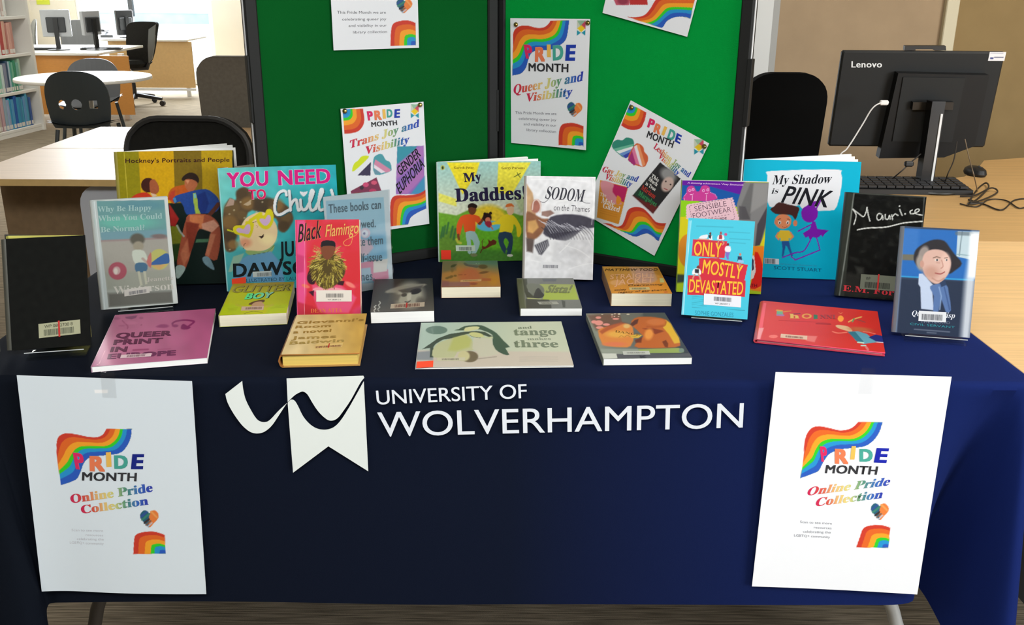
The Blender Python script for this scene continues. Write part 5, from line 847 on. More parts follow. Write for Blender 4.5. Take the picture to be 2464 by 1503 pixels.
# ---- picture book of two dads
B = Book((-.1779, 2.2480, .0916, .1010, .2479, .2420), .006, 'green and yellow picture book with two walking dads, beside the plastic-wrapped white book', group=GS, pages=PGW)
A = B.art(X5, (160, 200, 160), .0014, gain=.9); A.grad((150, 196, 190), (206, 214, 190), (550, 80), (550, 380)); A.poly([(265, 85), (485, 85), (460, 170), (370, 300), (300, 150)], (234, 216, 48), 6); A.poly([(610, 85), (828, 85), (700, 300), (600, 290)], (234, 222, 70), 6); A.poly([(210, 290), (330, 330), (330, 380), (210, 345)], (226, 222, 96), 8); A.poly([(700, 280), (895, 360), (895, 420), (760, 420)], (190, 206, 160), 10)
A.poly([(208, 420), (330, 440), (420, 400), (600, 390), (760, 440), (895, 440), (905, 760), (210, 760)], (104, 160, 44), 10); A.ell(545, 480, 130, 110, (226, 196, 50), .3); A.poly([(440, 520), (640, 510), (740, 700), (420, 700)], (96, 170, 36), 30); A.poly([(210, 560), (320, 520), (360, 720), (216, 745)], (90, 130, 44), 30); A.poly([(216, 690), (500, 660), (905, 690), (905, 765), (216, 765)], (60, 112, 44), 30, .8); A.poly([(760, 560), (895, 540), (905, 740), (780, 720)], (60, 112, 50), 24, .7); A.blot(50, .07, seed=4)
for x, y in ((240, 540), (262, 520), (290, 545), (310, 560), (225, 550)): A.line([(x, y+40), (x+8, y), (x+14, y-30)], 13, (46, 96, 60), 7, .8)
A.ell(545, 510, 80, 36, (90, 180, 210), .2); A.poly([(370, 440), (420, 432), (480, 445), (500, 490), (480, 505), (455, 480), (455, 548), (385, 552), (375, 490), (355, 570), (335, 575), (330, 510), (350, 460)], (218, 84, 34), 3, smooth=2); A.ell(435, 398, 27, 38, (104, 58, 34), .12); A.poly([(405, 390), (410, 366), (440, 358), (468, 372), (462, 392), (430, 384)], (34, 20, 16), 3, smooth=2); A.line([(342, 570), (345, 600)], 16, (120, 66, 36)); A.line([(480, 495), (500, 480), (505, 460)], 14, (110, 60, 36))
A.poly([(392, 552), (452, 548), (478, 600), (486, 630), (462, 690), (430, 700), (446, 630), (425, 600), (430, 690), (405, 690), (400, 620)], (150, 184, 180), 3, smooth=2); A.poly([(612, 470), (640, 440), (690, 432), (730, 460), (765, 530), (755, 580), (735, 580), (730, 520), (712, 500), (700, 556), (615, 552), (625, 500), (560, 505), (555, 490), (600, 480)], (230, 206, 36), 3, smooth=2); A.ell(690, 404, 25, 34, (226, 186, 150), .12); A.poly([(658, 385), (665, 365), (700, 360), (718, 385), (700, 378), (670, 384)], (214, 110, 50), 3, smooth=2)
A.poly([(615, 556), (695, 556), (708, 620), (690, 700), (655, 690), (668, 660), (680, 620), (658, 590), (645, 620), (672, 680), (650, 695), (615, 630)], (38, 62, 84), 3, smooth=2); A.ell(688, 708, 20, 9, (206, 206, 190)); A.ell(535, 455, 30, 32, (40, 20, 18), .2); A.ell(540, 470, 18, 18, (206, 120, 90), .2); A.poly([(520, 482), (560, 480), (566, 510), (548, 522), (525, 505)], (150, 40, 60), 4, smooth=2); A.line([(560, 512), (572, 532)], 9, (200, 110, 80)); A.ell(520, 430, 10, 10, (30, 16, 14), .3); A.ell(558, 425, 10, 10, (30, 16, 14), .3)
A.poly([(500, 640), (520, 650), (545, 625), (540, 600), (560, 612), (575, 600), (598, 615), (590, 635), (570, 640), (540, 656), (505, 668)], (92, 40, 22), 3, smooth=2); A.line([(502, 640), (500, 615), (510, 600)], 4, (92, 40, 22)); A.line([(500, 668), (490, 690)], 6, (80, 34, 20)); A.ell(446, 705, 24, 12, (110, 120, 80), .4); A.line([(330, 600), (340, 620), (358, 625)], 16, (206, 190, 70), 5, .7)
NV = (34, 28, 62); A.text('My', (380, 216), (498, 206), (372, 158), NV, 'b', .02); A.text('Daddies!', (322, 348), (795, 330), (316, 262), NV, 'b', .028); A.text('Gareth Peter', (312, 128), (446, 128), (312, 112), (110, 84, 20), 'b', .0); A.text('Garry Parsons', (632, 130), (786, 130), (632, 113), (110, 84, 20), 'b', .0)
A.ell(237, 120, 14, 16, (190, 190, 90), .2); A.ell(237, 121, 7, 11, (40, 60, 40), .3); A.line([(716, 182), (740, 168), (758, 158)], 5, (70, 90, 40)); A.line([(735, 152), (745, 172), (756, 186)], 5, (70, 90, 40))
B.finish(GLOSS, (216, 222, 210), beta=11, corner=(1287, 376), back=(220, 226, 214), spine=(190, 210, 200), fan=[(50, .003)]); B.plate('barcode_label', X5, (326, 678), (456, 678), (324, 640), (.16, .82, .1, .72), None, None, (188, 206, 186), (78, 84, 84), z=.0006, nb=24); B.plate('red_sticker', X5, (228, 734), (294, 734), (226, 672), col=(222, 52, 30), z=.0006)
# ---- white plastic-wrapped hardback
B = Book((.0281, 2.0991, -.0608, .2363, .1560, .2327), .028, 'white hardback in crinkled clear plastic with dark feathery artwork, between the two boards', 'hb', group=GS, pages=PGW)
A = B.art(X5, (226, 226, 228), .0012, gain=1.02); A.poly([(800, 230), (840, 290), (860, 430), (835, 560), (800, 520)], (196, 160, 120), 10); A.poly([(795, 430), (830, 420), (900, 460), (950, 470), (900, 560), (850, 600), (800, 590)], (140, 96, 70), 12, smooth=3); A.ell(862, 378, 32, 46, (168, 110, 96), .3, .2); A.line([(838, 400), (845, 350), (870, 335), (892, 370), (888, 420)], 8, (220, 200, 190), 5, 1, 3); A.poly([(900, 415), (960, 405), (985, 425), (940, 450), (900, 440)], (150, 120, 110), 8); A.poly([(808, 480), (860, 470), (880, 520), (840, 560), (805, 550)], (206, 160, 100), 12); A.poly([(795, 590), (850, 600), (840, 690), (800, 680)], (96, 84, 80), 14)
A.poly([(960, 450), (1050, 432), (1160, 438), (1230, 460), (1262, 475), (1262, 520), (1180, 530), (1130, 570), (1060, 610), (960, 590), (910, 560), (930, 500)], (74, 72, 84), 10, smooth=2); A.poly([(850, 640), (940, 600), (950, 640), (900, 705), (880, 700)], (90, 90, 98), 10)
for k in range(22): x = 880+k*17; A.line([(x, 470+k*3+12*sin(k)), (x+50, 505+k*2), (x+84, 560-k*2)], 4, (206, 206, 214), 4, .85, 3)
for k in range(16): x = 900+k*20; A.line([(x, 520+8*sin(k*2)), (x+40, 560), (x+60, 600)], 5, (50, 50, 60), 4, .7, 3)
for k in range(8): A.line([(850+k*14, 640-k*4), (880+k*10, 700-k*8)], 4, (190, 190, 196), 3, .8)
A.poly([(1000, 620), (1200, 540), (1260, 560), (1256, 700), (1100, 760), (980, 720)], (206, 206, 210), 60, .6); A.blot(90, .05, seed=6)
SB = (60, 60, 68); A.text('SODOM', (922, 326), (1186, 350), (932, 246), SB, 'i', -.004); A.line([(892, 348), (920, 352), (945, 330), (985, 270)], 3, SB, 2, 1, 4); A.line([(1160, 300), (1178, 350), (1224, 358)], 3, SB, 2, 1, 4); A.text('on the Thames', (980, 406), (1220, 418), (984, 366), SB, '', -.012)
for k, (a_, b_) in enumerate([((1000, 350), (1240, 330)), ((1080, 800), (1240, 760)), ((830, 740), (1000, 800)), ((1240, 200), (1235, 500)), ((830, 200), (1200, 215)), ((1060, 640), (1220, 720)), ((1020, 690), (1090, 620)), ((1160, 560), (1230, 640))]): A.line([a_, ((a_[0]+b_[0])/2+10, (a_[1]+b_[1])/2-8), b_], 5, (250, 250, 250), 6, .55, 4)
B.finish(JACKET, (226, 226, 226), spine=(206, 200, 196)); B.plate('barcode_label', X5, (890, 798), (1030, 800), (892, 752), (.12, .86, .14, .62), None, None, (222, 222, 224), (110, 110, 118), z=.0006, nb=24)
pj = MB().grid(lambda i, j: (.001+i*.154, .001+j*.23, .0016+.0011*sin(i*17+3*sin(j*9))*sin(j*13+2*sin(i*11))), 40, 56).build('plastic_jacket', clear_mat('crinkled_plastic', (.97, .97, .97), .14), B.t, True, fix=False)
# ---- history with a ticket
Q = (.3640, 2.018, -.0742, .12, .1840, .2450); B = Book(Q, .018, 'purple, green and grey paperback with a pink ticket title, half behind the turquoise novel', group=GS, pages=PGW)
S_ = (1620, 420, 5.183); A = B.art(S_, (170, 196, 40), .0013, gain=.92); A.poly([(90, 60), (900, 90), (800, 400), (70, 330)], (28, 84, 156), 6); A.poly([(100, 60), (900, 90), (840, 250), (470, 150), (100, 130)], (96, 30, 150), 10); A.poly([(60, 320), (250, 320), (420, 350), (420, 620), (60, 600)], (136, 196, 30), 6); A.poly([(50, 530), (200, 520), (240, 700), (200, 1240), (40, 1250)], (206, 196, 30), 6); A.ell(190, 950, 130, 210, (206, 130, 40), .06); A.poly([(40, 1240), (180, 1250), (160, 1340), (40, 1350)], (60, 70, 60), 30)
A.poly([(140, 320), (135, 270), (165, 230), (170, 170), (210, 140), (260, 150), (290, 210), (330, 200), (350, 150), (400, 130), (455, 160), (460, 220), (520, 250), (550, 300), (420, 330)], (190, 60, 140), 3, smooth=2); A.line([(140, 320), (135, 270), (165, 230)], 5, (240, 150, 210), 3); A.line([(460, 220), (520, 245), (548, 290)], 5, (240, 150, 210), 3)
for x, y in ((205, 196), (248, 186), (378, 198), (432, 190)): A.ell(x, y, 17, 17, (232, 180, 220), .2); A.ell(x, y, 10, 10, (180, 70, 150), .3)
A.line([(210, 245), (232, 250), (250, 240)], 5, (240, 200, 230)); A.line([(390, 232), (415, 240), (435, 228)], 5, (240, 200, 230)); A.line([(240, 260), (238, 320)], 8, (236, 200, 226), 5, .8); A.line([(415, 250), (410, 320)], 8, (236, 200, 226), 5, .8)
A.poly([(880, 95), (1195, 100), (1180, 560), (1090, 880), (1000, 890), (820, 560), (790, 380)], (122, 122, 122), 8); A.poly([(960, 110), (1000, 110), (960, 560), (860, 560), (850, 380)], (92, 92, 92), 20, .7); A.poly([(1010, 110), (1190, 110), (1175, 340), (960, 480)], (144, 144, 142), 24, .7); A.poly([(1170, 400), (1170, 560), (1080, 880), (1020, 890), (1050, 620)], (70, 66, 72), 14); A.poly([(820, 390), (900, 400), (960, 560), (820, 560)], (74, 72, 76), 16, .8)
A.poly([(1140, 740), (1160, 900), (1080, 880)], (214, 206, 40), 6); A.poly([(1000, 890), (1130, 890), (1140, 1100), (1110, 1460), (960, 1440), (990, 1100)], (232, 130, 34), 5); A.poly([(1020, 960), (1090, 1040), (1120, 1200), (1090, 1390), (960, 1420), (985, 1300)], (214, 36, 28), 5, smooth=2); A.poly([(985, 1010), (1010, 1010), (1030, 1200), (1000, 1290), (965, 1310), (975, 1200)], (222, 216, 214), 4); A.poly([(985, 1040), (1002, 1060), (1005, 1180), (980, 1200)], (40, 40, 70), 4)
tk = [(175, 370)]+[(740+(-8 if k % 2 else 6)+k*5.6, 270+k*18+14) for k in range(15)]+[(810, 580), (240, 580)]+[(150+(12 if k % 2 else 0)+6, 545-k*17) for k in range(9)]
A.poly(tk, (222, 184, 194), 2); A.line([(200, 400), (215, 385), (700, 298), (722, 312), (768, 540), (750, 558), (680, 566)], 4, (120, 90, 104), 2); A.line([(200, 400), (232, 548)], 4, (120, 90, 104), 2); A.line([(360, 552), (705, 496)], 3, (120, 90, 104), 2)
TC = (84, 60, 76); A.text('SENSIBLE', (270, 460), (668, 390), (260, 396), TC, '', -.016); A.text('FOOTWEAR', (250, 545), (724, 462), (238, 484), TC, '', -.016); A.text('A GIRL’S GUIDE', (300, 590), (668, 556), (298, 562), TC, 'sb', 0); A.text("A stunning achievement.' Posy Simmonds", (176, 110), (876, 138), (176, 90), (232, 190, 236), 'sbi', -.006); A.text('CHARLESWORTH', (560, 1395), (1045, 1400), (560, 1355), (120, 20, 30), 'sb')
B.finish(JACKET, (206, 206, 204), spine=(150, 180, 60))
# ---- turquoise novel
Q = (.3462, 1.8445, -.2067, .2484, .1308, .1969); B = Book(Q, .024, 'turquoise paperback with yellow capitals on red blocks and tiny seated people', group=GS, dz=.003)
O_ = (1620, 520, 5.568); A = B.art(O_, (74, 196, 220), .0011, gain=.95); A.poly([(205, 55), (240, 60), (170, 800), (140, 1330), (105, 1320)], (130, 214, 232), 8); A.line([(240, 60), (205, 450), (170, 800), (135, 1330)], 6, (196, 236, 244), 5)
RD_ = (206, 50, 66); A.poly([(266, 308), (725, 338), (684, 564), (246, 530)], RD_, 3); A.poly([(345, 562), (610, 560), (640, 575), (1000, 652), (955, 860), (345, 810)], RD_, 3); A.poly([(195, 792), (400, 800), (720, 830), (972, 860), (960, 1080), (188, 1050)], RD_, 3); A.poly([(246, 530), (266, 308), (290, 320), (280, 520)], (196, 50, 110), 12, .6)
YE = (252, 190, 58); A.text('ONLY', (272, 522), (640, 548), (284, 338), YE, '', .02); A.text('MOSTLY', (384, 760), (912, 842), (410, 582), YE, '', .02); A.text('DEVASTATED', (208, 1016), (930, 1054), (220, 846), YE, '', .018)
SKN = (206, 150, 130); A.poly([(370, 262), (460, 245), (460, 280), (440, 300), (350, 300)], (226, 232, 236), 4, smooth=2); A.line([(330, 308), (430, 308), (500, 316)], 16, SKN, 3); A.ell(497, 234, 15, 20, (96, 60, 56)); A.poly([(470, 252), (520, 258), (525, 318), (480, 312)], (226, 232, 236), 3); A.poly([(468, 252), (512, 256), (505, 300), (478, 292)], (44, 44, 54), 3)
A.ell(638, 226, 15, 20, (150, 90, 90)); A.poly([(600, 258), (668, 252), (684, 305), (660, 318), (590, 312)], (232, 236, 238), 3, smooth=2); A.poly([(615, 250), (655, 250), (655, 305), (612, 305)], (170, 60, 70), 3); A.line([(610, 320), (595, 370), (600, 390)], 14, SKN, 3); A.line([(650, 320), (680, 360), (660, 385)], 14, SKN, 3); A.ell(704, 244, 20, 20, (196, 80, 130), .2)
A.ell(733, 380, 17, 22, (120, 50, 60)); A.poly([(700, 405), (765, 405), (765, 478), (695, 470)], (236, 228, 232), 3, smooth=2); A.poly([(704, 478), (762, 482), (745, 530), (745, 578), (722, 578), (700, 530)], (130, 110, 190), 3); A.ell(897, 512, 14, 22, (196, 130, 110)); A.poly([(862, 535), (918, 540), (922, 590), (862, 600)], (40, 56, 90), 3); A.poly([(870, 580), (940, 590), (945, 625), (860, 620)], (150, 190, 226), 3); A.line([(885, 625), (890, 680), (900, 690)], 10, SKN, 3); A.line([(905, 625), (905, 660)], 10, SKN, 3)
A.ell(335, 690, 22, 30, (120, 60, 56)); A.poly([(275, 705), (355, 705), (370, 780), (255, 775)], (234, 236, 238), 3, smooth=2); A.poly([(290, 705), (348, 712), (345, 765), (288, 760)], (50, 48, 58), 3); A.line([(285, 780), (262, 830), (268, 870)], 18, SKN, 3); A.line([(340, 775), (362, 830), (365, 868)], 18, SKN, 3)
A.line([(312, 132), (800, 150)], 16, (60, 160, 184), 6, .5); A.line([(745, 212), (1025, 226)], 14, (60, 160, 184), 6, .5); A.line([(755, 300), (1030, 314)], 14, (60, 160, 184), 6, .5); A.line([(765, 352), (965, 366)], 14, (60, 160, 184), 6, .5)
for k in range(7): A.line([(250, 1075+k*20), (420+k*6, 1082+k*20)], 3, (50, 140, 160), 3, .7)
A.line([(250, 1218), (960, 1262)], 3, (50, 130, 150), 2); A.text('SOPHIE GONZALES', (292, 1320), (806, 1352), (292, 1262), (40, 130, 158), '', -.016)
B.finish(GLOSS, (150, 214, 226), spine=(120, 206, 226)); B.plate('barcode_label', O_, (408, 1182), (906, 1222), (412, 1034), (.27, .75, .42, .8), 'WP 2865097 2', (.3, .7, .13, .27), (226, 228, 234), (84, 86, 96), z=.0006, nb=28, gain=1)
acrylic('clear acrylic stand under the turquoise novel', Q, .024, .02, .12, .012, .02)
# ---- blue picture book
B = Book((.5268, 2.1411, -.0928, .1706, .2600, .2700), .008, 'bright blue picture book with a boy and his purple dancing shadow', group=GS, pages=PGW)
A = B.art(X7, (0, 174, 206), .0015, gain=.95); A.poly([(185, 170), (215, 142), (640, 132), (678, 155), (684, 230), (650, 380), (600, 408), (430, 405), (400, 370), (300, 400), (200, 380), (183, 300)], (226, 228, 232), 3, smooth=2); A.ell(290, 480, 56, 50, (226, 140, 96), .06); A.poly([(204, 400), (230, 380), (262, 352), (330, 368), (396, 385), (392, 420), (372, 470), (350, 440), (290, 432), (240, 430)], (70, 34, 30), 3, smooth=2); A.ell(372, 492, 14, 20, (222, 130, 90), .15); A.ell(242, 486, 10, 16, (222, 130, 90), .15)
for x in (268, 322): A.ell(x, 488, 9, 12, (240, 236, 232), .2); A.ell(x, 490, 5, 8, (40, 24, 24), .3)
A.line([(284, 516), (304, 522), (320, 514)], 3, (150, 60, 50)); A.line([(256, 468), (274, 462)], 4, (60, 30, 26)); A.line([(318, 462), (334, 470)], 4, (60, 30, 26))
A.poly([(270, 540), (330, 540), (356, 575), (340, 600), (328, 590), (330, 612), (272, 612), (274, 590), (258, 600), (248, 575)], (226, 190, 50), 3); A.line([(258, 555), (243, 580), (262, 602)], 10, (222, 140, 100), 3); A.line([(340, 555), (358, 582), (338, 602)], 10, (222, 140, 100), 3); A.poly([(280, 612), (330, 612), (340, 660), (356, 710), (346, 714), (318, 650), (308, 640), (298, 690), (290, 720), (282, 712), (286, 660)], (34, 84, 150), 3)
PU = (122, 20, 170); A.poly([(412, 420), (425, 390), (450, 375), (480, 350), (520, 345), (500, 372), (522, 405), (520, 450), (490, 482), (450, 485), (420, 462)], PU, 3, smooth=2); A.line([(510, 400), (530, 362), (545, 335)], 10, PU); A.poly([(486, 480), (506, 480), (520, 530), (560, 535), (598, 540), (572, 560), (555, 585), (545, 570), (530, 585), (510, 590), (490, 585), (470, 605), (460, 580), (440, 590), (422, 560), (470, 530)], PU, 3); A.line([(490, 495), (440, 520), (390, 546)], 8, PU); A.line([(480, 590), (455, 640), (425, 680), (370, 690), (285, 722)], 8, PU, smooth=3); A.line([(515, 590), (530, 640), (536, 672), (430, 715), (372, 738), (345, 715)], 8, PU)
A.text('My Shadow', (215, 232), (618, 224), (217, 172), (24, 26, 34), 'bi', .0); A.text('is', (210, 296), (262, 290), (208, 262), (24, 26, 34), 'bi', .0); A.text('PINK', (275, 352), (600, 388), (300, 240), (20, 22, 30), 'sbi', .0)
A.text('SCOTT STUART', (228, 800), (548, 818), (228, 778), (10, 70, 110), '', -.002); A.text('Written and Illustrated by', (270, 770), (515, 782), (270, 758), (60, 130, 170), '', -.01)
B.finish(GLOSS, (110, 206, 226), beta=30, corner=(2050, 371), back=(214, 220, 226), spine=(120, 200, 220), fan=[(35, .003), (70, .003)]); B.plate('barcode_label', X7, (165, 762), (262, 768), (165, 725), (.02, .78, .05, .95), None, None, (206, 214, 220), (50, 54, 60), z=.0006, nb=20)
# ---- black novel with handwritten title
Q = (.7099, 1.9869, -.2641, .2144, .1576, .2245); B = Book(Q, .026, 'black jacketed hardback with a handwritten white title, behind the portrait biography', 'hb', group=GS, pages=PGW)
A = B.art(X7, (12, 13, 12), .0014, gain=.9); A.blot(120, .6, (42, 44, 40), 8); A.poly([(720, 285), (765, 290), (700, 980), (655, 975)], (48, 52, 46), 6); A.line([(765, 295), (742, 470), (700, 760), (668, 975)], 7, (150, 158, 150), 6, .8); A.line([(765, 290), (1255, 318)], 8, (96, 100, 92), 6, .7); A.poly([(700, 820), (1060, 880), (1050, 1000), (670, 980)], (44, 44, 40), 30, .7); A.line([(1236, 320), (1222, 520)], 6, (120, 124, 120), 5, .7); A.ell(940, 335, 50, 16, (10, 12, 12), .8); A.poly([(770, 780), (830, 790), (830, 840), (790, 830)], (70, 72, 66), 24, .6)  # highlights along the jacket edges are painted into the cover
WC = (216, 220, 214)
for s_ in ([(765, 500), (780, 440), (758, 398)], [(758, 398), (800, 430), (830, 448), (848, 410), (852, 386)], [(852, 386), (862, 440), (872, 478)], [(950, 432), (930, 428), (918, 448), (925, 470), (945, 465), (955, 440), (960, 468)], [(975, 432), (975, 460), (992, 466), (1003, 440), (1008, 465)], [(1018, 436), (1024, 468)], [(1022, 450), (1040, 430), (1060, 440)], [(1072, 400), (1084, 432), (1090, 440)], [(1155, 405), (1142, 412), (1145, 428), (1165, 428)], [(1168, 428), (1200, 410), (1196, 396), (1176, 406), (1180, 428), (1222, 438)]): A.line(s_, 7, WC, 2.5, 1, 5)
A.ell(1070, 378, 5, 5, WC, .4); A.ell(1108, 430, 6, 6, WC, .4); A.line([(788, 536), (860, 524), (980, 518), (1100, 490), (1222, 480)], 8, WC, 3, 1, 4); A.text('E.M. Forster', (690, 944), (1180, 990), (694, 906), (196, 54, 62), 'b', .0)
B.finish(JACKET, (30, 32, 30), spine=(52, 56, 50)); B.plate('barcode_label', X7, (804, 930), (1052, 948), (812, 832), (.12, .8, .1, .5), 'WP', (.14, .26, .62, .84), (104, 108, 92), (38, 40, 34), red=.48, z=.0006, nb=30, tcol=(50, 50, 44))
# ---- portrait biography
Q = (.7461, 1.7472, -.2151, .2910, .1346, .2060); B = Book(Q, .022, 'jacketed hardback biography with an elderly face under a wide-brimmed hat, far right corner', 'hb', group=GS, pages=PGW, dz=.003)
A = B.art(X7, (58, 72, 96), .0011, gain=.93); A.poly([(1090, 525), (1608, 548), (1570, 880), (1065, 850)], (46, 106, 180), 4); A.poly([(1100, 530), (1200, 535), (1190, 720), (1085, 710)], (64, 120, 190), 30, .7); A.poly([(1460, 545), (1608, 550), (1590, 745), (1450, 715)], (186, 206, 214), 4); A.line([(1490, 550), (1470, 710)], 8, (130, 150, 160), 3); A.line([(1455, 560), (1600, 566)], 26, (96, 110, 120), 8, .7); A.line([(1452, 700), (1590, 712)], 6, (130, 160, 170), 3); A.poly([(1088, 700), (1170, 702), (1168, 742), (1084, 738)], (112, 110, 96), 8); A.line([(1080, 848), (1560, 872)], 9, (60, 160, 210), 5)
A.poly([(1075, 865), (1560, 885), (1535, 1275), (1040, 1230)], (46, 56, 76), 8); A.poly([(1165, 720), (1180, 670), (1230, 630), (1300, 602), (1370, 610), (1410, 660), (1440, 700), (1488, 762), (1440, 810), (1400, 830), (1380, 780), (1300, 700), (1225, 700), (1200, 780), (1175, 760)], (50, 48, 52), 10, smooth=3); A.ell(1232, 700, 34, 56, (150, 140, 134), .4, .3); A.ell(1212, 760, 30, 50, (160, 150, 140), .5, -.2)
A.poly([(1235, 700), (1290, 668), (1370, 680), (1412, 740), (1408, 800), (1385, 850), (1335, 895), (1290, 890), (1240, 840), (1222, 770)], (212, 174, 160), 8, smooth=4); A.ell(1380, 760, 30, 60, (226, 190, 176), .8); A.ell(1280, 820, 50, 40, (188, 142, 124), .9, 0, .7); A.ell(1220, 765, 14, 24, (196, 150, 134), .3)
A.line([(1296, 724), (1320, 716), (1342, 724)], 6, (120, 96, 84), 4); A.ell(1320, 738, 15, 8, (226, 214, 206), .3); A.ell(1322, 738, 7, 7, (60, 60, 66), .4); A.line([(1372, 726), (1392, 722)], 5, (120, 96, 84), 4); A.ell(1384, 738, 10, 7, (220, 206, 198), .3); A.ell(1386, 738, 5, 6, (60, 60, 66), .4); A.line([(1352, 740), (1362, 780), (1348, 794)], 6, (176, 124, 108), 5, .8, 3); A.line([(1310, 826), (1345, 832), (1372, 818)], 7, (156, 80, 78), 4, 1, 3); A.line([(1318, 756), (1340, 758)], 4, (176, 130, 112), 4, .7); A.line([(1290, 860), (1330, 880), (1370, 860)], 8, (170, 120, 100), 8, .6, 3)
A.poly([(1200, 830), (1225, 830), (1300, 910), (1290, 950), (1300, 1075), (1215, 1065), (1210, 920), (1196, 900)], (190, 204, 226), 5); A.poly([(1290, 905), (1380, 900), (1400, 960), (1415, 1075), (1380, 1085), (1350, 1000), (1330, 1085), (1295, 1080), (1300, 980), (1275, 930)], (90, 118, 166), 5, smooth=2); A.line([(1335, 920), (1350, 980), (1340, 1070)], 8, (140, 168, 206), 5, .8); A.line([(1370, 920), (1390, 1000), (1405, 1070)], 8, (60, 84, 130), 6, .8); A.poly([(1340, 890), (1375, 870), (1385, 905), (1350, 920)], (50, 66, 96), 6)
A.poly([(1560, 547), (1608, 549), (1540, 1275), (1480, 1270), (1510, 880)], (222, 228, 234), 40, .85); A.poly([(1545, 560), (1606, 560), (1580, 860), (1530, 850)], (250, 252, 254), 24, .9); A.line([(1095, 530), (1075, 860), (1045, 1230)], 14, (120, 136, 160), 8, .8)  # white glare down the right side painted over the print
A.text('Quentin Crisp', (1152, 1110), (1440, 1128), (1156, 1076), (226, 230, 236), 'i', .002, 1); A.text('THE NAKED', (1210, 1158), (1408, 1166), (1210, 1142), (120, 130, 150), '', -.01, 1); A.text('CIVIL SERVANT', (1140, 1172), (1440, 1196), (1140, 1158), (52, 150, 160), '', -.008, 1); A.line([(1170, 1202), (1405, 1220)], 8, (130, 140, 156), 5, .6); A.line([(1255, 1224), (1315, 1228)], 7, (130, 140, 156), 5, .6)
B.finish(JACKET, (150, 160, 172), spine=(128, 138, 150)); B.plate('barcode_label', X7, (1196, 1146), (1380, 1156), (1200, 1078), (.1, .86, .14, .72), None, None, (222, 224, 226), (66, 70, 78), z=.0006, nb=30)
acrylic('clear acrylic stand under the portrait biography', Q, .022, .014, .126, .013, .022)
# ================================ books lying flat
def lying(q, T, lb, style='pb', pages=None): return Book(q, T, lb, style, True, group=GL, pages=pages)
B = lying((-.7331, 1.5435, .234, .1937, .2798, .0104), .0108, 'pink paperback with bold purple capitals lying flat above the left white sheet', pages=PGW)
Z = (210, 740, 7.7); A = B.art(Z, (178, 92, 134), .0014, .0022, 0.951); A.grad((182, 108, 142), (170, 84, 126), (400, 600), (2200, 700)); A.blot(700, .05, seed=2); A.poly([(330, 500), (500, 150), (470, 300), (180, 1080), (60, 1080)], (190, 120, 156), 60, .6)
A.poly([(700, 170), (930, 140), (900, 190), (820, 215), (720, 200)], (120, 60, 100), 12, .8); A.line([(650, 240), (700, 290), (750, 340), (745, 385)], 20, (146, 60, 104), 14, .8, 4); A.ell(820, 280, 110, 30, (188, 110, 146), .7); A.ell(1000, 190, 40, 22, (146, 66, 110), .5, 0, .6); A.ell(550, 200, 60, 24, (140, 70, 110), .6, 0, .5); A.ell(640, 335, 60, 14, (150, 70, 112), .6, 0, .5); A.ell(1000, 318, 12, 12, (140, 60, 100), .5)
A.line([(1590, 330), (1580, 290), (1650, 250), (1780, 230), (1900, 235), (1980, 255), (1950, 290), (1880, 340)], 32, (126, 34, 92), 8, 1, 5); A.poly([(1740, 330), (1790, 300), (1860, 340), (1920, 360), (1860, 400), (1740, 396)], (120, 30, 88), 10, smooth=2); A.ell(1630, 335, 56, 26, (130, 40, 96), .5); A.ell(1410, 340, 100, 34, (134, 48, 100), .5, 0, .85); A.ell(1330, 350, 60, 22, (140, 54, 104), .5, 0, .7)
PT_ = (92, 26, 66); A.text('QUEER', (520, 565), (1560, 516), (550, 474), PT_, 'sb', .05); A.text('PRINT', (478, 690), (1395, 650), (505, 600), PT_, 'sb', .05); A.text('IN', (418, 822), (730, 812), (450, 732), PT_, 'sb', .05); A.text('EUROPE', (368, 952), (1640, 878), (394, 862), (104, 34, 80), 'sb', .05); A.line([(850, 785), (1130, 770)], 30, (140, 50, 96), 10, .8); A.line([(1310, 775), (1540, 755)], 18, (150, 64, 108), 10, .6); A.line([(180, 1050), (230, 1020), (330, 800)], 7, (240, 170, 200), 4, .9, 3)
B.finish(GLOSS, (206, 190, 200), spine=(200, 160, 184)); B.plate('barcode_label', Z, (610, 938), (1180, 904), (630, 880), (.2, .8, .1, .8), None, None, (216, 190, 196), (120, 84, 96), nb=26)
B = lying((-.5781, 1.7786, .1404, .1307, .2099, .0237), .0245, 'chunky lime-yellow paperback lying in front of the teal picture book')
Z = (510, 650, 10.02); A = B.art(Z, (186, 178, 14), .0012, .0018, 1.021); A.grad((160, 134, 30), (182, 186, 6), (1000, 300), (1000, 560)); A.poly([(150, 820), (700, 820), (680, 1100), (100, 1100)], (168, 190, 10), 60, .7); A.poly([(1350, 820), (1860, 820), (1800, 1060), (1300, 1060)], (168, 190, 20), 60, .7)
A.text('GLITTER', (480, 540), (1900, 490), (580, 380), (92, 78, 30), '', .0, 1); A.text('GLITTER', (455, 548), (1870, 498), (555, 392), (150, 140, 60), '', .012, 2)
A.text('BOY', (800, 704), (1452, 664), (880, 566), (20, 50, 30), 'sb', .045, 1); A.text('BOY', (775, 704), (1425, 664), (860, 566), [(90, 222, 130), (110, 220, 160), (150, 190, 170)], 'sb', .03, 2)
A.poly([(880, 820), (950, 770), (1080, 730), (1200, 710), (1270, 715), (1250, 770), (1150, 760), (1020, 780), (960, 830)], (92, 56, 24), 8, smooth=3); A.poly([(960, 830), (1040, 770), (1180, 750), (1220, 780), (1260, 860), (980, 880)], (190, 148, 110), 10, smooth=3); A.poly([(560, 800), (800, 860), (720, 900), (560, 850)], (190, 168, 80), 30, .5); A.poly([(1250, 860), (1480, 800), (1500, 850), (1300, 910)], (190, 168, 90), 30, .5)
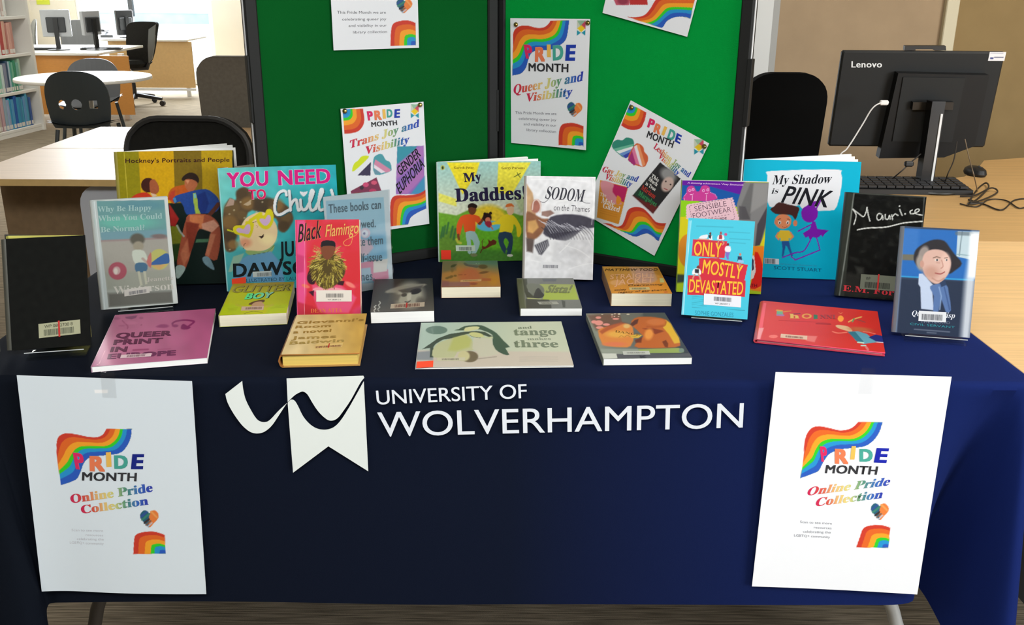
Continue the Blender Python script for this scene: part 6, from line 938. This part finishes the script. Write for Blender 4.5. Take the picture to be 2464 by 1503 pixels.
for k in range(3): A.line([(380+k*10, 920+k*30), (620-k*20, 905+k*34)], 7, (130, 136, 10), 8, .7)
A.line([(1410, 910), (1760, 890)], 8, (130, 136, 20), 8, .7); A.line([(1530, 870), (1660, 860)], 7, (130, 136, 20), 8, .6); A.line([(770, 1050), (880, 1010), (1000, 990), (1120, 1000), (1220, 1020)], 9, (90, 84, 40), 5, .9, 4)
B.finish(GLOSS, (182, 190, 60), spine=(160, 160, 120)); B.plate('barcode_label', Z, (700, 975), (1240, 960), (720, 880), (.18, .92, .2, .72), None, None, (196, 166, 146), (120, 92, 84), nb=26)
B = lying((-.4065, 1.5696, .0842, .1367, .2125, .0245), .0255, 'buff hardback with gold lettering and yellowed pages lying in front of the pink novel', 'hb', PGY)
Z = (660, 740, 9.392); A = B.art(Z, (196, 166, 96), .0014, .002, 1.044); A.grad((206, 184, 136), (188, 150, 74), (500, 600), (1900, 600)); A.blot(500, .06, seed=8)
GC = (150, 116, 52); A.text("Giovanni's", (505, 372), (2025, 298), (535, 310), GC, 'sb', .012); A.text('Room', (470, 470), (1275, 434), (495, 410), GC, 'sb', .012); A.text('a novel', (422, 586), (1285, 546), (440, 520), GC, 'sb', .012); A.text('James', (380, 720), (1400, 680), (400, 650), (158, 128, 66), 'sb', .012); A.text('Baldwin', (340, 835), (1575, 768), (362, 768), (160, 134, 72), 'sb', .012)
B.finish(printmat('buff_cloth', .7, 0, .15), (176, 118, 56), back=(170, 130, 70), spine=(150, 96, 46)); B.plate('barcode_label', Z, (912, 925), (1530, 890), (940, 838), (.02, .98, .05, .55), None, None, (206, 176, 110), (110, 60, 46), red=.5, nb=34, tcol=(130, 84, 56))
B = lying((-.283, 1.8047, .0957, .1274, .2232, .0232), .024, 'paperback with a smoky black and white portrait photo lying right of the pink novel', pages=PGW)
Z = X4; A = B.art(Z, (34, 32, 30), .0012, .0018, 0.986); A.grad((20, 19, 18), (86, 80, 72), (1300, 880), (1310, 1085)); A.ell(1375, 965, 100, 90, (150, 148, 132), .5, -.3); A.poly([(1215, 935), (1300, 905), (1480, 885), (1470, 905), (1330, 940), (1225, 950)], (128, 124, 110), 10, smooth=2); A.poly([(1300, 930), (1470, 895), (1440, 940), (1330, 950)], (70, 66, 60), 10); A.ell(1418, 938, 40, 18, (20, 20, 18), .3, -.25); A.ell(1340, 962, 20, 12, (60, 58, 52), .5, -.2); A.poly([(1360, 960), (1388, 945), (1385, 990), (1362, 1000)], (176, 172, 156), 10, smooth=2); A.line([(1346, 1008), (1365, 1012), (1382, 1002)], 6, (60, 56, 50), 4); A.ell(1450, 1010, 30, 34, (60, 56, 50), .7, 0, .6); A.poly([(1240, 950), (1320, 960), (1300, 1000), (1230, 1010)], (70, 68, 60), 16, .7)
A.line([(1140, 1080), (1134, 1066), (1146, 1056), (1136, 1044), (1148, 1034)], 6, (196, 196, 186), 3, 1, 3); A.line([(1168, 1072), (1160, 1058), (1174, 1046), (1164, 1032), (1178, 1018), (1170, 1006)], 6, (176, 176, 168), 3, 1, 3)
B.finish(GLOSS, (70, 70, 66), spine=(40, 40, 38)); B.plate('barcode_label', Z, (1245, 1056), (1478, 1042), (1250, 1026), (.12, .86, .1, .8), None, None, (176, 160, 140), (100, 60, 50), red=.47, nb=28)
B = lying((-.1533, 1.9696, .0528, .1287, .2036, .0245), .0252, 'thick orange and grey-green paperback lying in front of the two-dads picture book')
Z = (1050, 620, 13.665); A = B.art(Z, (164, 110, 54), .0012, .0018, 0.928); A.grad((86, 112, 92), (168, 112, 52), (1200, 100), (1150, 420)); A.poly([(180, 120), (700, 90), (640, 400), (200, 480)], (96, 92, 70), 100, .8); A.poly([(900, 60), (1980, 40), (2000, 200), (1000, 230)], (74, 108, 90), 70, .8); A.ell(1100, 600, 360, 260, (172, 92, 50), .5); A.ell(1880, 720, 180, 160, (180, 120, 34), .7); A.poly([(170, 800), (1100, 780), (1100, 940), (170, 960)], (134, 84, 84), 60, .9); A.poly([(1500, 660), (1800, 680), (1790, 760), (1500, 760)], (160, 74, 38), 40, .8); A.poly([(180, 740), (420, 760), (420, 940), (180, 940)], (126, 64, 74), 60, .7)
A.poly([(890, 170), (970, 160), (1060, 220), (1380, 250), (1340, 330), (1180, 300), (960, 260)], (74, 74, 60), 20, smooth=2); A.ell(1530, 290, 150, 70, (84, 62, 34), .4); A.poly([(470, 280), (520, 230), (660, 205), (660, 240), (560, 310), (490, 320)], (60, 58, 36), 16, smooth=2); A.ell(1560, 480, 160, 40, (110, 66, 26), .5, -.15); A.ell(520, 400, 50, 80, (110, 76, 36), .7, 0, .7)
for x, y, w__ in ((350, 670, 60), (440, 640, 80), (500, 610, 60), (620, 590, 50)): A.ell(x, y, w__, 34, (110, 74, 26), .7)
A.line([(730, 565), (850, 558)], 20, (110, 40, 16), 10); A.line([(915, 560), (980, 555)], 20, (120, 36, 16), 10); A.ell(1220, 855, 130, 40, (136, 66, 42), .6); A.ell(1315, 185, 16, 20, (120, 150, 120), .5); A.ell(1400, 180, 18, 20, (120, 150, 120), .5)
B.finish(GLOSS, (150, 100, 70), spine=(130, 100, 90)); B.plate('barcode_label', Z, (790, 800), (1475, 775), (800, 730), (.12, .82, .2, .8), None, None, (190, 146, 96), (146, 118, 66), nb=30)
B = lying((.0168, 1.8556, .0297, .1273, .2105, .0159), .0168, 'grey paperback with a lime green band lying in front of the plastic-wrapped book', pages=PGW)
Z = (1240, 660, 13.665); A = B.art(Z, (112, 114, 108), .0012, .0018, 0.974); A.poly([(800, 318), (1940, 330), (2090, 830), (880, 840), (960, 640)], (158, 176, 56), 12); A.poly([(820, 320), (1800, 330), (1850, 590), (980, 600)], (160, 166, 104), 40, .6); A.poly([(60, 150), (260, 150), (350, 1110), (170, 1130)], (80, 84, 62), 20); A.poly([(240, 150), (380, 150), (420, 560), (600, 700), (780, 780), (380, 770), (300, 560)], (48, 52, 30), 24); A.poly([(400, 300), (760, 320), (930, 440), (940, 600), (700, 520), (580, 700), (480, 560), (380, 440)], (104, 108, 92), 30, smooth=2); A.poly([(680, 500), (780, 450), (870, 580), (950, 680), (850, 770), (600, 770)], (24, 26, 10), 14, smooth=2); A.poly([(340, 800), (1110, 830), (1180, 1010), (1190, 1110), (360, 1110)], (58, 60, 50), 24); A.poly([(1520, 840), (1640, 880), (1640, 1080), (1560, 1080)], (72, 74, 66), 14); A.poly([(380, 760), (900, 800), (840, 820), (400, 800)], (170, 176, 110), 12); A.poly([(880, 140), (1360, 150), (1330, 230), (920, 230)], (84, 88, 96), 20, .8); A.line([(235, 160), (290, 700), (340, 1110)], 16, (122, 126, 104), 12, .7)
A.text('Sista!', (985, 595), (1840, 605), (1060, 350), (112, 120, 66), 'sbi', .03)
B.finish(GLOSS, (120, 120, 108), spine=(84, 86, 66)); B.plate('barcode_label', Z, (790, 990), (1440, 985), (720, 905), (.14, .7, .15, .75), None, None, (158, 158, 148), (110, 112, 100), nb=24)
B = lying((-.1699, 1.5666, .0486, .2809, .2342, .0028), .0038, 'thin pale picture book of penguins and an egg lying flat above the cloth lettering', pages=PGW)
Z = (1000, 770, 6.16); A = B.art(Z, (176, 188, 170), .0014, .0024, 1.044); A.grad((164, 184, 172), (186, 192, 168), (300, 100), (1700, 300)); A.poly([(10, 440), (1500, 460), (2330, 470), (2350, 690), (0, 740)], (190, 180, 166), 30); A.poly([(20, 470), (260, 450), (260, 590), (10, 590)], (130, 136, 140), 24); A.ell(312, 147, 160, 62, (96, 120, 110), .05); A.line([(240, 130), (260, 190)], 20, (120, 142, 130), 12, .6)
A.poly([(575, 150), (640, 132), (720, 90), (860, 72), (980, 76), (1080, 120), (1200, 190), (1300, 300), (1400, 400), (1330, 410), (1390, 512), (1300, 505), (1180, 430), (1140, 330), (1140, 220), (1020, 160), (900, 130), (740, 150)], (62, 84, 70), 5, smooth=2); A.poly([(100, 428), (200, 360), (330, 270), (500, 205), (700, 175), (900, 160), (1030, 175), (1130, 230), (1140, 270), (1040, 230), (900, 200), (760, 205), (560, 265), (400, 290), (300, 350), (262, 400), (262, 550), (210, 550), (215, 410)], (60, 72, 62), 4, smooth=1)
A.poly([(265, 420), (330, 340), (460, 290), (600, 250), (760, 215), (840, 300), (860, 440), (620, 470), (560, 560), (270, 550), (250, 480)], (178, 180, 140), 8, smooth=2); A.poly([(560, 260), (750, 215), (830, 290), (800, 400), (600, 460), (480, 450)], (170, 174, 96), 40, .8); A.poly([(860, 260), (1135, 270), (1140, 350), (1200, 460), (1240, 500), (1040, 540), (930, 540), (920, 470), (840, 420)], (188, 186, 166), 10); A.poly([(800, 200), (900, 190), (1040, 250), (1130, 240), (1130, 270), (900, 250), (830, 230)], (184, 190, 150), 8, smooth=2); A.poly([(740, 110), (860, 92), (940, 98), (930, 130), (780, 165), (720, 160)], (196, 196, 146), 8, smooth=2); A.ell(900, 215, 110, 34, (190, 190, 130), .2, .15); A.line([(800, 225), (860, 250), (960, 262)], 5, (70, 74, 60), 3)
A.ell(800, 540, 128, 84, (108, 96, 76), .15); A.ell(715, 530, 88, 76, (190, 184, 140), .3); A.line([(900, 575), (1200, 540)], 12, (130, 122, 110), 10, .7)
TG = (110, 122, 100); A.text('and', (1520, 130), (1725, 124), (1515, 92), TG, 'b'); A.text('tango', (1460, 225), (2095, 214), (1446, 132), TG, 'b', .012); A.text('makes', (1660, 296), (2010, 292), (1650, 258), (128, 138, 118), 'b'); A.text('three', (1462, 402), (2125, 402), (1450, 300), TG, 'b', .012)
for k in range(3): A.line([(1540, 545+k*30), (2110, 545+k*30)], 6, (150, 146, 134), 6, .6)
B.finish(GLOSS, (206, 206, 198), spine=(200, 206, 200), tcov=.0012); B.plate('barcode_label', Z, (312, 606), (732, 602), (322, 558), (.17, .78, .15, .7), None, None, (190, 186, 158), (120, 116, 104), nb=26); B.plate('red_sticker', Z, (10, 712), (258, 696), (20, 618), col=(240, 78, 48))
B = lying((.2099, 1.9237, .0091, .1285, .2006, .028), .0285, 'thick orange paperback with a scrawled pale title lying below the tilted poster')
Z = (1420, 520, 7.515); A = B.art(Z, (206, 140, 50), .0012, .0018, 1.044); A.grad((190, 136, 60), (214, 138, 44), (700, 920), (900, 1400)); A.poly([(700, 905), (1130, 930), (1220, 1150), (1100, 1220), (800, 1220), (740, 1020)], (196, 150, 120), 40, .8); A.poly([(800, 960), (1130, 980), (1160, 1180), (860, 1190)], (186, 140, 130), 40, .6); A.ell(490, 1200, 130, 50, (212, 156, 96), .4); A.poly([(1130, 940), (1230, 950), (1290, 1080), (1180, 1040)], (196, 130, 40), 16)
A.text('MATTHEW TODD', (268, 992), (1230, 985), (262, 950), (80, 46, 20), 'sbi', .0); LT = (222, 168, 130); A.text('STRAIGHT', (360, 1140), (1180, 1100), (340, 1060), LT, 'sbi', -.01); A.text('JACKET', (430, 1250), (1180, 1196), (410, 1150), LT, 'sbi', -.01); A.text('Overcoming', (690, 1262), (1320, 1246), (690, 1236), (110, 70, 26), 'sbi'); A.text('society', (440, 1352), (660, 1340), (430, 1316), (110, 70, 26), 'sbi'); A.text("legacy of gay shame", (510, 1392), (1390, 1340), (500, 1366), (110, 70, 26), 'sbi', -.004)
A.poly([(1255, 1120), (1320, 1115), (1345, 1195), (1268, 1200)], (196, 190, 120), 8); A.ell(1370, 1370, 36, 18, (200, 110, 50), .3)
B.finish(GLOSS, (206, 170, 110), spine=(170, 130, 90)); B.plate('barcode_label', Z, (715, 1338), (1085, 1332), (700, 1290), (.12, .82, .2, .8), None, None, (196, 176, 120), (120, 116, 84), nb=26)
B = lying((.1641, 1.5903, .0531, .1606, .2462, .0123), .0132, 'glossy paperback with tangled orange and pink painted figures lying above the word end of the cloth print', pages=PGW)
B.t['label'] = 'glossy grey paperback with tangled orange painted figures lying near the front edge'
Z = (1400, 740, 8.8); A = B.art(Z, (92, 94, 90), .0012, .002, 1.067); A.grad((128, 134, 122), (50, 56, 64), (200, 600), (2100, 500)); A.poly([(110, 150), (900, 110), (1000, 330), (300, 480)], (100, 60, 46), 60, .7); A.poly([(800, 110), (1320, 110), (1100, 260), (1020, 330), (850, 300)], (98, 100, 92), 30); A.poly([(1300, 110), (1720, 100), (1900, 200), (1300, 200)], (66, 74, 74), 30)
for x, y, rx, ry in ((360, 320, 90, 54), (520, 355, 74, 26), (720, 235, 70, 20), (260, 300, 60, 34), (350, 210, 60, 26), (380, 420, 80, 30), (640, 150, 26, 10), (700, 130, 20, 9), (790, 135, 30, 16), (690, 185, 18, 9), (780, 185, 18, 8), (980, 140, 34, 14), (430, 145, 20, 8), (640, 195, 20, 10)): A.ell(x, y, rx, ry, (214, 140, 130) if y > 190 else (206, 196, 176), .25)
A.poly([(340, 480), (540, 400), (820, 330), (1000, 350), (1080, 420), (1100, 640), (1060, 760), (960, 840), (520, 810), (420, 740)], (204, 124, 58), 30, smooth=2); A.poly([(370, 500), (560, 380), (840, 300), (900, 330), (560, 480), (430, 560)], (150, 66, 44), 30, .7); A.ell(760, 560, 240, 70, (214, 160, 70), .8); A.ell(700, 770, 240, 44, (206, 112, 76), .8); A.ell(950, 390, 70, 44, (208, 170, 104), .6)
A.poly([(1040, 360), (1120, 220), (1300, 190), (1560, 200), (1780, 250), (1880, 360), (1960, 520), (2080, 740), (1980, 840), (1200, 850), (1140, 760), (1300, 600)], (176, 92, 40), 26, smooth=2); A.poly([(1780, 260), (1880, 330), (1960, 480), (2060, 640), (2080, 740), (1960, 760), (1840, 560), (1720, 420)], (206, 164, 50), 24); A.ell(1570, 300, 200, 66, (190, 106, 54), .4); A.line([(1780, 300), (1740, 380), (1560, 410), (1380, 400)], 36, (160, 76, 32), 20, .8, 4); A.poly([(1280, 440), (1480, 430), (1700, 480), (1740, 500), (1560, 560), (1420, 480)], (112, 40, 26), 24, .8); A.poly([(1120, 680), (1280, 620), (1260, 740), (1140, 740)], (96, 36, 24), 24, .8); A.poly([(1700, 720), (1780, 680), (1830, 760), (1820, 840), (1760, 830)], (110, 46, 24), 14); A.ell(1420, 560, 90, 120, (216, 140, 64), .6, .3); A.poly([(1020, 350), (1120, 260), (1200, 240), (1180, 330), (1080, 390)], (60, 30, 34), 20, .8)
A.poly([(1000, 600), (1150, 560), (1280, 580), (1200, 640), (1060, 640)], (206, 170, 60), 20); A.text('DANCE', (700, 520), (1250, 600), (690, 474), (120, 84, 26), 'i', .0); A.line([(780, 630), (840, 590), (900, 625), (960, 585), (1050, 620), (1180, 590)], 10, (150, 104, 40), 5, .8, 4)
A.poly([(1180, 880), (2040, 850), (2150, 880), (2160, 940), (2100, 955), (1240, 960)], (136, 156, 84), 12, smooth=1); A.ell(2110, 902, 56, 46, (110, 130, 118), .2); A.poly([(380, 870), (1180, 870), (1240, 960), (860, 990), (420, 960)], (140, 148, 136), 30, .9); A.poly([(420, 965), (730, 970), (755, 1075), (450, 1085)], (188, 192, 182), 6); A.poly([(740, 980), (1480, 1000), (2300, 960), (2350, 1040), (760, 1075)], (78, 80, 86), 20); A.text('K', (1240, 1066), (1390, 1066), (1225, 1014), (46, 50, 60), 'sb', .02)
B.finish(GLOSS, (150, 156, 146), spine=(140, 146, 130)); B.plate('barcode_label', Z, (880, 1000), (1450, 995), (860, 925), (.15, .83, .3, .7), None, None, (176, 180, 172), (120, 124, 118), nb=26)
B = lying((.4671, 1.7078, -.2895, .2302, .2438, .0065), .0082, 'thin red hardback picture book with a leaping figure lying in front of the black novel', 'hb', mat('pages_pinkish', (240, 208, 208), .8))
Z = (1810, 720, 7.467); A = B.art(Z, (198, 56, 56), .0013, .002, 1.102); A.grad((200, 70, 72), (192, 40, 34), (300, 500), (2100, 400)); A.poly([(205, 60), (255, 65), (150, 740), (65, 770)], (222, 96, 110), 8); A.poly([(120, 515), (210, 510), (130, 740), (85, 740)], (222, 150, 156), 16)
A.poly([(440, 180), (540, 190), (560, 290), (440, 290)], (110, 160, 130), 5); A.line([(440, 195), (535, 205)], 26, (206, 150, 70)); A.line([(450, 280), (560, 285)], 30, (150, 110, 160)); A.line([(560, 225), (620, 215), (695, 208)], 16, (196, 130, 60)); A.text('h', (670, 340), (850, 345), (665, 262), (206, 170, 90), 'b', .03); A.ell(980, 300, 88, 46, (206, 150, 70), .08); A.ell(980, 300, 54, 26, (190, 66, 56), .12); A.poly([(1100, 270), (1170, 280), (1180, 350), (1100, 355)], (60, 110, 80), 5); A.text('NNI', (1220, 350), (1500, 352), (1220, 280), (150, 60, 66), 'b', .02); A.ell(1590, 345, 52, 56, (232, 150, 60), .12); A.line([(1560, 240), (1590, 255), (1620, 238)], 12, (220, 120, 80)); A.line([(1730, 405), (1830, 350), (1960, 315)], 24, (206, 160, 90), 4); A.line([(1830, 350), (1800, 400)], 26, (90, 140, 90), 4); A.line([(1880, 360), (2030, 410)], 18, (140, 60, 60), 6); A.line([(700, 262), (860, 256)], 14, (110, 50, 70), 5)
A.line([(480, 378), (800, 392), (1100, 405), (1400, 430)], 12, (162, 40, 44), 10, .7); A.line([(1150, 435), (1410, 445)], 20, (140, 30, 36), 10, .8); A.poly([(1500, 465), (1580, 460), (1730, 490), (1800, 560), (1740, 575), (1540, 515)], (206, 170, 130), 6, smooth=2); A.ell(1950, 540, 200, 40, (176, 104, 60), .9, .1, .8); A.line([(1440, 575), (1540, 605), (1700, 590)], 18, (222, 120, 100), 5, 1, 3); A.line([(1990, 580), (2100, 590), (2210, 620)], 14, (226, 120, 100), 5); A.poly([(1710, 580), (1900, 570), (2060, 620), (2240, 770), (2000, 800), (1860, 740), (1790, 650)], (90, 150, 170), 6); A.poly([(1720, 585), (1850, 580), (2020, 780), (1900, 770), (1810, 680)], (44, 108, 128), 6); A.poly([(2090, 680), (2220, 630), (2350, 660), (2360, 770), (2250, 765)], (24, 34, 110), 6); A.line([(1900, 770), (2000, 780)], 26, (170, 206, 190), 6); A.line([(1960, 830), (2040, 830)], 22, (170, 200, 190), 6); A.line([(2050, 860), (2080, 900)], 40, (196, 110, 110), 8); A.line([(2240, 765), (2360, 775)], 16, (196, 196, 206), 6)
A.ell(380, 665, 80, 30, (222, 116, 110), .15); A.poly([(980, 650), (1170, 660), (1120, 770), (960, 740)], (212, 110, 106), 20)
B.finish(GLOSS, (216, 70, 96), spine=(206, 70, 80), back=(200, 60, 80)); B.plate('barcode_label', Z, (505, 690), (985, 728), (515, 622), (.18, .85, .15, .65), None, None, (206, 176, 156), (120, 84, 80), nb=26)
